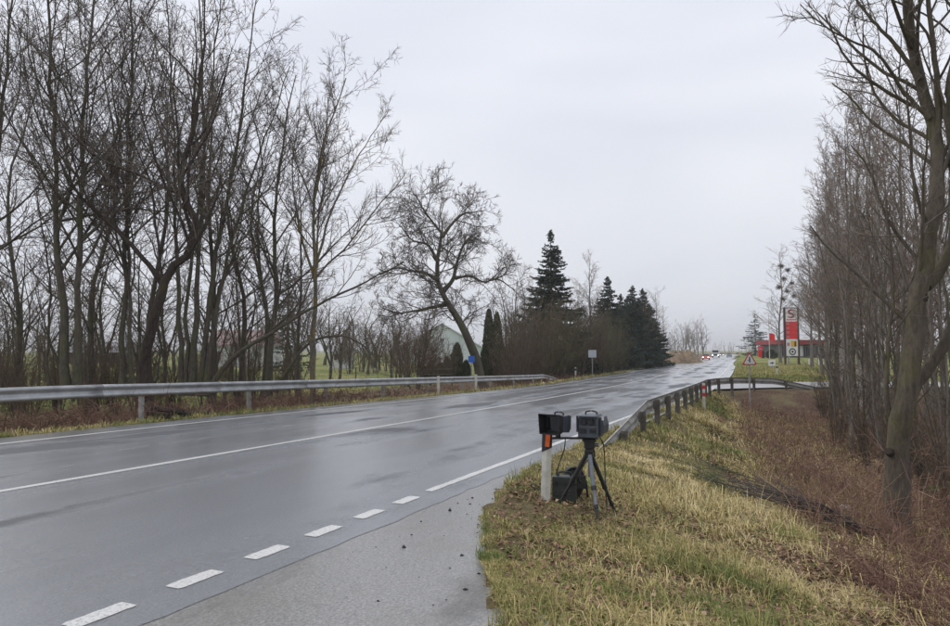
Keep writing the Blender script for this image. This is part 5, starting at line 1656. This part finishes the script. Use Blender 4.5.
rng = np.random.default_rng(77)
def lay_grass(name, label, specs):
    acc = Acc()
    for (nt_, per, s0, s1, f0, f1, rad, lmin, lmax, wid, kind) in specs:
        x, y, k, a_ = tufted(rng, nt_, per, s0, s1, f0, f1, rad)
        s, l = SL(x, y)
        keep = np.ones(len(x), bool)
        if kind == 'right':
            keep = (l > grass_edge(s) + .05 * rng.normal(size=len(x)) + .09 * wave(x, y, 6.5, 6) - .02) & (y < 36.5) & (l < bank_edge(s) + .5 + .5 * wave(x, y, 1.2, 8))
            keep &= ~((wave(x, y, 2.2, 20) > .42) & (rng.random(len(x)) < .75))
        if kind == 'ditch': keep = y < 34
        if kind == 'left': keep = (l < L_EDGE + .05 + .1 * wave(x, y, 3, 2))
        x, y, a_, k, l, s = x[keep], y[keep], a_[keep], k[keep], l[keep], s[keep]
        n = len(x)
        gp = green_patch(x, y)
        tuft_t = rng.normal(size=nt_)[k]
        if kind == 'right':
            t = .64 + .13 * tuft_t + .13 * rng.normal(size=n) - .36 * sst(.4, .95, gp) - .24 * sst(1.4, .3, l - grass_edge(s))
            # greener streak along the bank edge
            t -= .42 * sst(.7, .1, np.abs(l - bank_edge(s) + .25)) * (s > 9.5) * sst(-.3, .4, wave(x, y, 1.1, 5))
            t += .16 * wave(x, y, .55, 2); hb = (1 + .6 * np.clip(wave(x, y, .8, 17), -.95, 1)) * (.62 + .38 * sst(.2, 1.3, l - grass_edge(s))) * (1 - .62 * sst(1.5, .5, np.hypot(x - 1.1, y - 7.9)))
        elif kind == 'ditch':
            t = .58 + .15 * tuft_t + .12 * rng.normal(size=n) - .3 * sst(.1, .8, gp); hb = np.ones(n)
        elif kind == 'left':
            t = .45 + .12 * tuft_t + .1 * rng.normal(size=n) - .25 * sst(0, .8, gp); hb = np.ones(n)
        else:
            t = .38 + .12 * tuft_t + .1 * rng.normal(size=n) - .15 * sst(-.2, .6, wave(x, y, .12, 3)); hb = np.ones(n)
        tl = np.exp(.5 * rng.normal(size=nt_))[k]
        ln = rng.uniform(lmin, lmax, n) * np.clip(tl, .4, 2.3) * hb
        # old blades lean the way the wind and mower laid them
        comb = 2.4 + .9 * wave(x, y, 1.1, 21)
        az = np.where(rng.random(n) < .55, a_ + .5 * rng.normal(size=n), comb + .7 * rng.normal(size=n))
        lean = np.clip(rng.normal(.95, .42, n) + .35 * (t > .55), .05, 1.5)
        V_, F_, T_ = blades(rng, x, y, ln, wid * rng.uniform(.6, 1.4, n), lean, np.clip(t, 0, 1), 0, az)
        acc.add(V_, F_, T_)
    o = link(name, acc.mesh(name, False), M['grass'])
    tag(o, label, 'grass', kind='stuff')
GE = lambda d: (lambda s: grass_edge(s) + d)
BE = lambda d: (lambda s: bank_edge(s) + d)
lay_grass('verge_grass', 'straw coloured and green tufted grass of the roadside bank', [
    (6000, 14, 2.6, 7.5, GE(-.03), BE(.4), .055, .045, .15, .006, 'right'),
    (4300, 14, 7.5, 14, GE(-.03), BE(.4), .07, .05, .16, .0078, 'right'),
    (3300, 11, 14, 36, GE(-.02), BE(.5), .12, .07, .19, .013, 'right'),
    (2200, 12, 2.8, 5.2, GE(-.02), GE(.5), .05, .05, .13, .004, 'right'),
    (2400, 10, 4, 34, BE(.2), BE(4.2), .14, .1, .3, .009, 'ditch')])
CL = lambda v: (lambda s: np.full_like(s, v))
lay_grass('left_verge_grass', 'narrow strip of short grass under the left guardrail', [
    (3400, 7, 4, 30, CL(L_EDGE - 1.25), CL(L_EDGE), .12, .05, .16, .012, 'left'),
    (1700, 6, 30, 95, CL(L_EDGE - 1.6), CL(L_EDGE), .2, .08, .24, .03, 'left')])
def meadow():
    n = 18000
    Y_ = 44.5 + 55 * rng.random(n) ** 1.3
    px = rng.uniform(690, 850, n)
    x = gx(px, Y_); s, l = SL(x, Y_)
    k = l > -3.0
    x, y = x[k], Y_[k]; n = len(x)
    t = np.clip(.42 + .1 * rng.normal(size=n) - .2 * sst(-.2, .6, wave(x, y, .12, 3)), 0, 1)
    acc = Acc(); V_, F_, T_ = blades(rng, x, y, rng.uniform(.08, .25, n), np.full(n, .05), np.clip(rng.normal(.6, .3, n), 0, 1.4), t)
    acc.add(V_, F_, T_)
    tag(link('lawn_grass', acc.mesh('lawn_grass', False), M['grass']), 'yellow green lawn before the filling station', 'grass', kind='stuff')
meadow()
def field_grass():
    n = 20000
    Y_ = 24 + 60 * rng.random(n) ** 1.4
    x = gx(rng.uniform(-60, 520, n), Y_); s, l = SL(x, Y_)
    k = l < L_EDGE - 9
    x, y = x[k], Y_[k]; n = len(x)
    t = np.clip(.16 + .1 * rng.normal(size=n) + .15 * sst(0, .8, wave(x, y, .2, 3)), 0, 1)
    acc = Acc(); acc.add(*blades(rng, x, y, rng.uniform(.08, .25, n), np.full(n, .04), np.clip(rng.normal(.6, .3, n), 0, 1.4), t))
    tag(link('field_grass', acc.mesh('field_grass', False), M['grass']), 'green field grass beyond the row of bare trees', 'grass', kind='stuff')
field_grass()

def leaf_litter():
    acc = Acc()
    def put(n, s0, s1, f0, f1, size, dens=None):
        x, y, s, l = scatter_sl(rng, n, s0, s1, f0, f1)
        k = y < 37
        x, y = x[k], y[k]; n = len(x)
        z = H(x, y) + .012 + .03 * rng.random(n)
        az = rng.uniform(0, 6.283, n)
        u = np.stack([np.cos(az), np.sin(az), .35 * rng.normal(size=n)], 1) * (size * rng.uniform(.6, 1.3, n))[:, None]
        v = np.stack([-np.sin(az), np.cos(az), .35 * rng.normal(size=n)], 1) * (size * rng.uniform(.4, .8, n))[:, None]
        p = np.stack([x, y, z], 1)
        up_ = np.array([0, 0, 1]) * (size * .25)
        V_ = np.stack([p - u, p - v * .9 + up_, p + u, p + v * .9 + up_], 1).reshape(-1, 3)
        i = np.arange(n)[:, None] * 4
        acc.add(V_, np.concatenate([i + np.array([0, 1, 2]), i + np.array([0, 2, 3])]), np.repeat(np.clip(.5 + .28 * rng.normal(size=n), 0, 1), 4))
    put(20000, 3, 14, BE(-.25), BE(3.6), .03)
    put(19000, 14, 36, BE(-.5), BE(6), .045)
    put(5500, 2.8, 10, GE(.15), BE(0), .028)
    put(8000, 4, 24, BE(3), BE(10), .045)
    tag(link('leaf_litter', acc.mesh('leaf_litter', False), M['leaves']), 'brown fallen leaves covering the side of the ditch', 'leaves', kind='stuff')
leaf_litter()

def weeds(name, label, specs):
    acc = Acc()
    for (n, s0, s1, f0, f1, h0, h1, r0, tint0) in specs:
        x, y, s, l = scatter_sl(rng, n, s0, s1, f0, f1)
        dn = wave(x, y, 1.3, 1) + .5 * rng.normal(size=n)
        k = (dn > np.where(l > -10, .0, -.45)) & ((y < 35) | (l < -10))
        x, y = x[k], y[k]; n = len(x)
        h = rng.uniform(h0, h1, n) * np.clip(1 + .4 * wave(x, y, .7, 9), .5, 1.6)
        az = rng.uniform(0, 6.283, n); ln_ = np.abs(rng.normal(.35, .3, n))
        d = np.stack([np.cos(az) * ln_, np.sin(az) * ln_, np.ones(n)], 1)
        p0 = np.stack([x, y, H(x, y) - .02], 1)
        p1 = p0 + d * (h * .55)[:, None]
        d2_ = d + np.stack([np.cos(az), np.sin(az), -.6 * np.ones(n)], 1) * rng.uniform(0, 1.5, n)[:, None]
        p2 = p1 + d2_ * (h * .5)[:, None]
        P = np.stack([p0, p1, p2], 1)
        R_ = np.stack([np.full(n, r0), np.full(n, r0 * .8), np.full(n, r0 * .45)], 1)
        V_, F_ = tubes(P, R_, 3)
        tb0 = tint0 + .3 * wave(x, y, .8, 14)
        t = np.clip(tb0 + .22 * rng.normal(size=n), 0, 1)
        acc.add(V_, F_, np.repeat(t, 9))
        # side shoots
        P2, R2 = grow(rng, P, R_, 2.5, 2, .3, 1, .6, .2, .45, 2, 0, .2, .8, r0 * .6, nmax=3)
        V_, F_ = tubes(P2, R2, 3)
        m_ = len(P2); acc.add(V_, F_, np.repeat(np.clip(tint0 + .2 * rng.normal(size=m_), 0, 1), 6))
    tag(link(name, acc.mesh(name, False), M['brush']), label, 'weeds', kind='stuff')
weeds('ditch_weeds', 'reddish brown dead weeds filling the ditch around the big tree', [
    (11000, 2.5, 15, BE(.3), BE(6), .2, .75, .0038, .6),
    (260, 3, 16, BE(1.2), BE(6), .9, 1.6, .0055, .7),
    (6500, 14, 36, BE(.4), BE(8), .25, .7, .0065, .55)])
weeds('left_ditch_weeds', 'dense reddish dead weeds in the ditch behind the left guardrail', [
    (6800, 3, 26, CL(-22), CL(-14.9), .35, .95, .010, .5),
    (3000, 26, 60, CL(-19.5), CL(-15.0), .25, .7, .016, .5)])

# grit scattered over the shoulder
rg = np.random.default_rng(33)
acc = Acc()
n = 1500
s = rg.uniform(2.5, 12, n); l = -3.4 + (grass_edge(s) + 3.4) * (1 - rg.random(n) ** 1.8 * .95)
x, y = PT(s, l); z = road_z(s, l) - .01
sz = np.exp(rg.normal(-5.3, .55, n))
ico = np.array([(0, 0, 1), (.9, 0, .3), (.25, .85, .3), (-.75, .5, .3), (-.7, -.55, .3), (.3, -.85, .3), (0, 0, -.4)])
V_ = np.stack([x, y, z], 1)[:, None, :] + ico[None] * sz[:, None, None] * rg.uniform(.6, 1.3, (n, 7, 1))
ft_ = np.array([(0, 1, 2), (0, 2, 3), (0, 3, 4), (0, 4, 5), (0, 5, 1), (6, 2, 1), (6, 3, 2), (6, 4, 3), (6, 5, 4), (6, 1, 5)])
acc.add(V_.reshape(-1, 3), (np.arange(n)[:, None, None] * 7 + ft_[None]).reshape(-1, 3))
tag(link('grit', acc.mesh('grit', False), M['grit']), 'dark grit and crumbs scattered over the wet shoulder', 'grit', kind='stuff')

# dark witches' brooms in the birch behind the pylon
rg = np.random.default_rng(41)
for k, (px, py) in enumerate([(781, 266), (788, 270), (784, 279), (792, 283), (779, 287), (787, 291), (794, 296), (783, 299)]):
    c = spot(px, py, 101 + rg.normal() * .8)
    n = 110
    dr = normv(rg.normal(size=(n, 3)) * np.array([1, 1, .8]))
    rr_ = rg.uniform(.35, .7) * rg.uniform(.4, 1, n)[:, None]
    P = np.stack([np.zeros((n, 3)), dr * rr_ * .5 + .1 * rg.normal(size=(n, 3)), dr * rr_ + .14 * rg.normal(size=(n, 3))], 1)
    V_, F_ = tubes(P, np.full((n, 3), .013), 3)
    ac = Acc(); ac.add(V_, F_)
    o = link('mistletoe', ac.mesh('mistletoe'), M['twig_dark'], None, tuple(c))
    tag(o, 'dark ball of mistletoe twigs in the birch behind the pylon', 'mistletoe', 'mistletoe balls in the birch')

# ------------------------------------------------------------------ damp air
hz_ = MB().box((200, 1200, 26), (6000, 6000, 60))
m, n, b = mat_base('damp air')
n.nodes.remove(b)
pv = node(n, 'ShaderNodeVolumePrincipled')
pv.inputs['Color'].default_value = (.97, .985, 1, 1)
pv.inputs['Density'].default_value = .0005
n.links.new(pv.outputs[0], n.nodes['Material Output'].inputs['Volume'])
o = hz_.build('haze', m)
tag(o, kind='stuff')
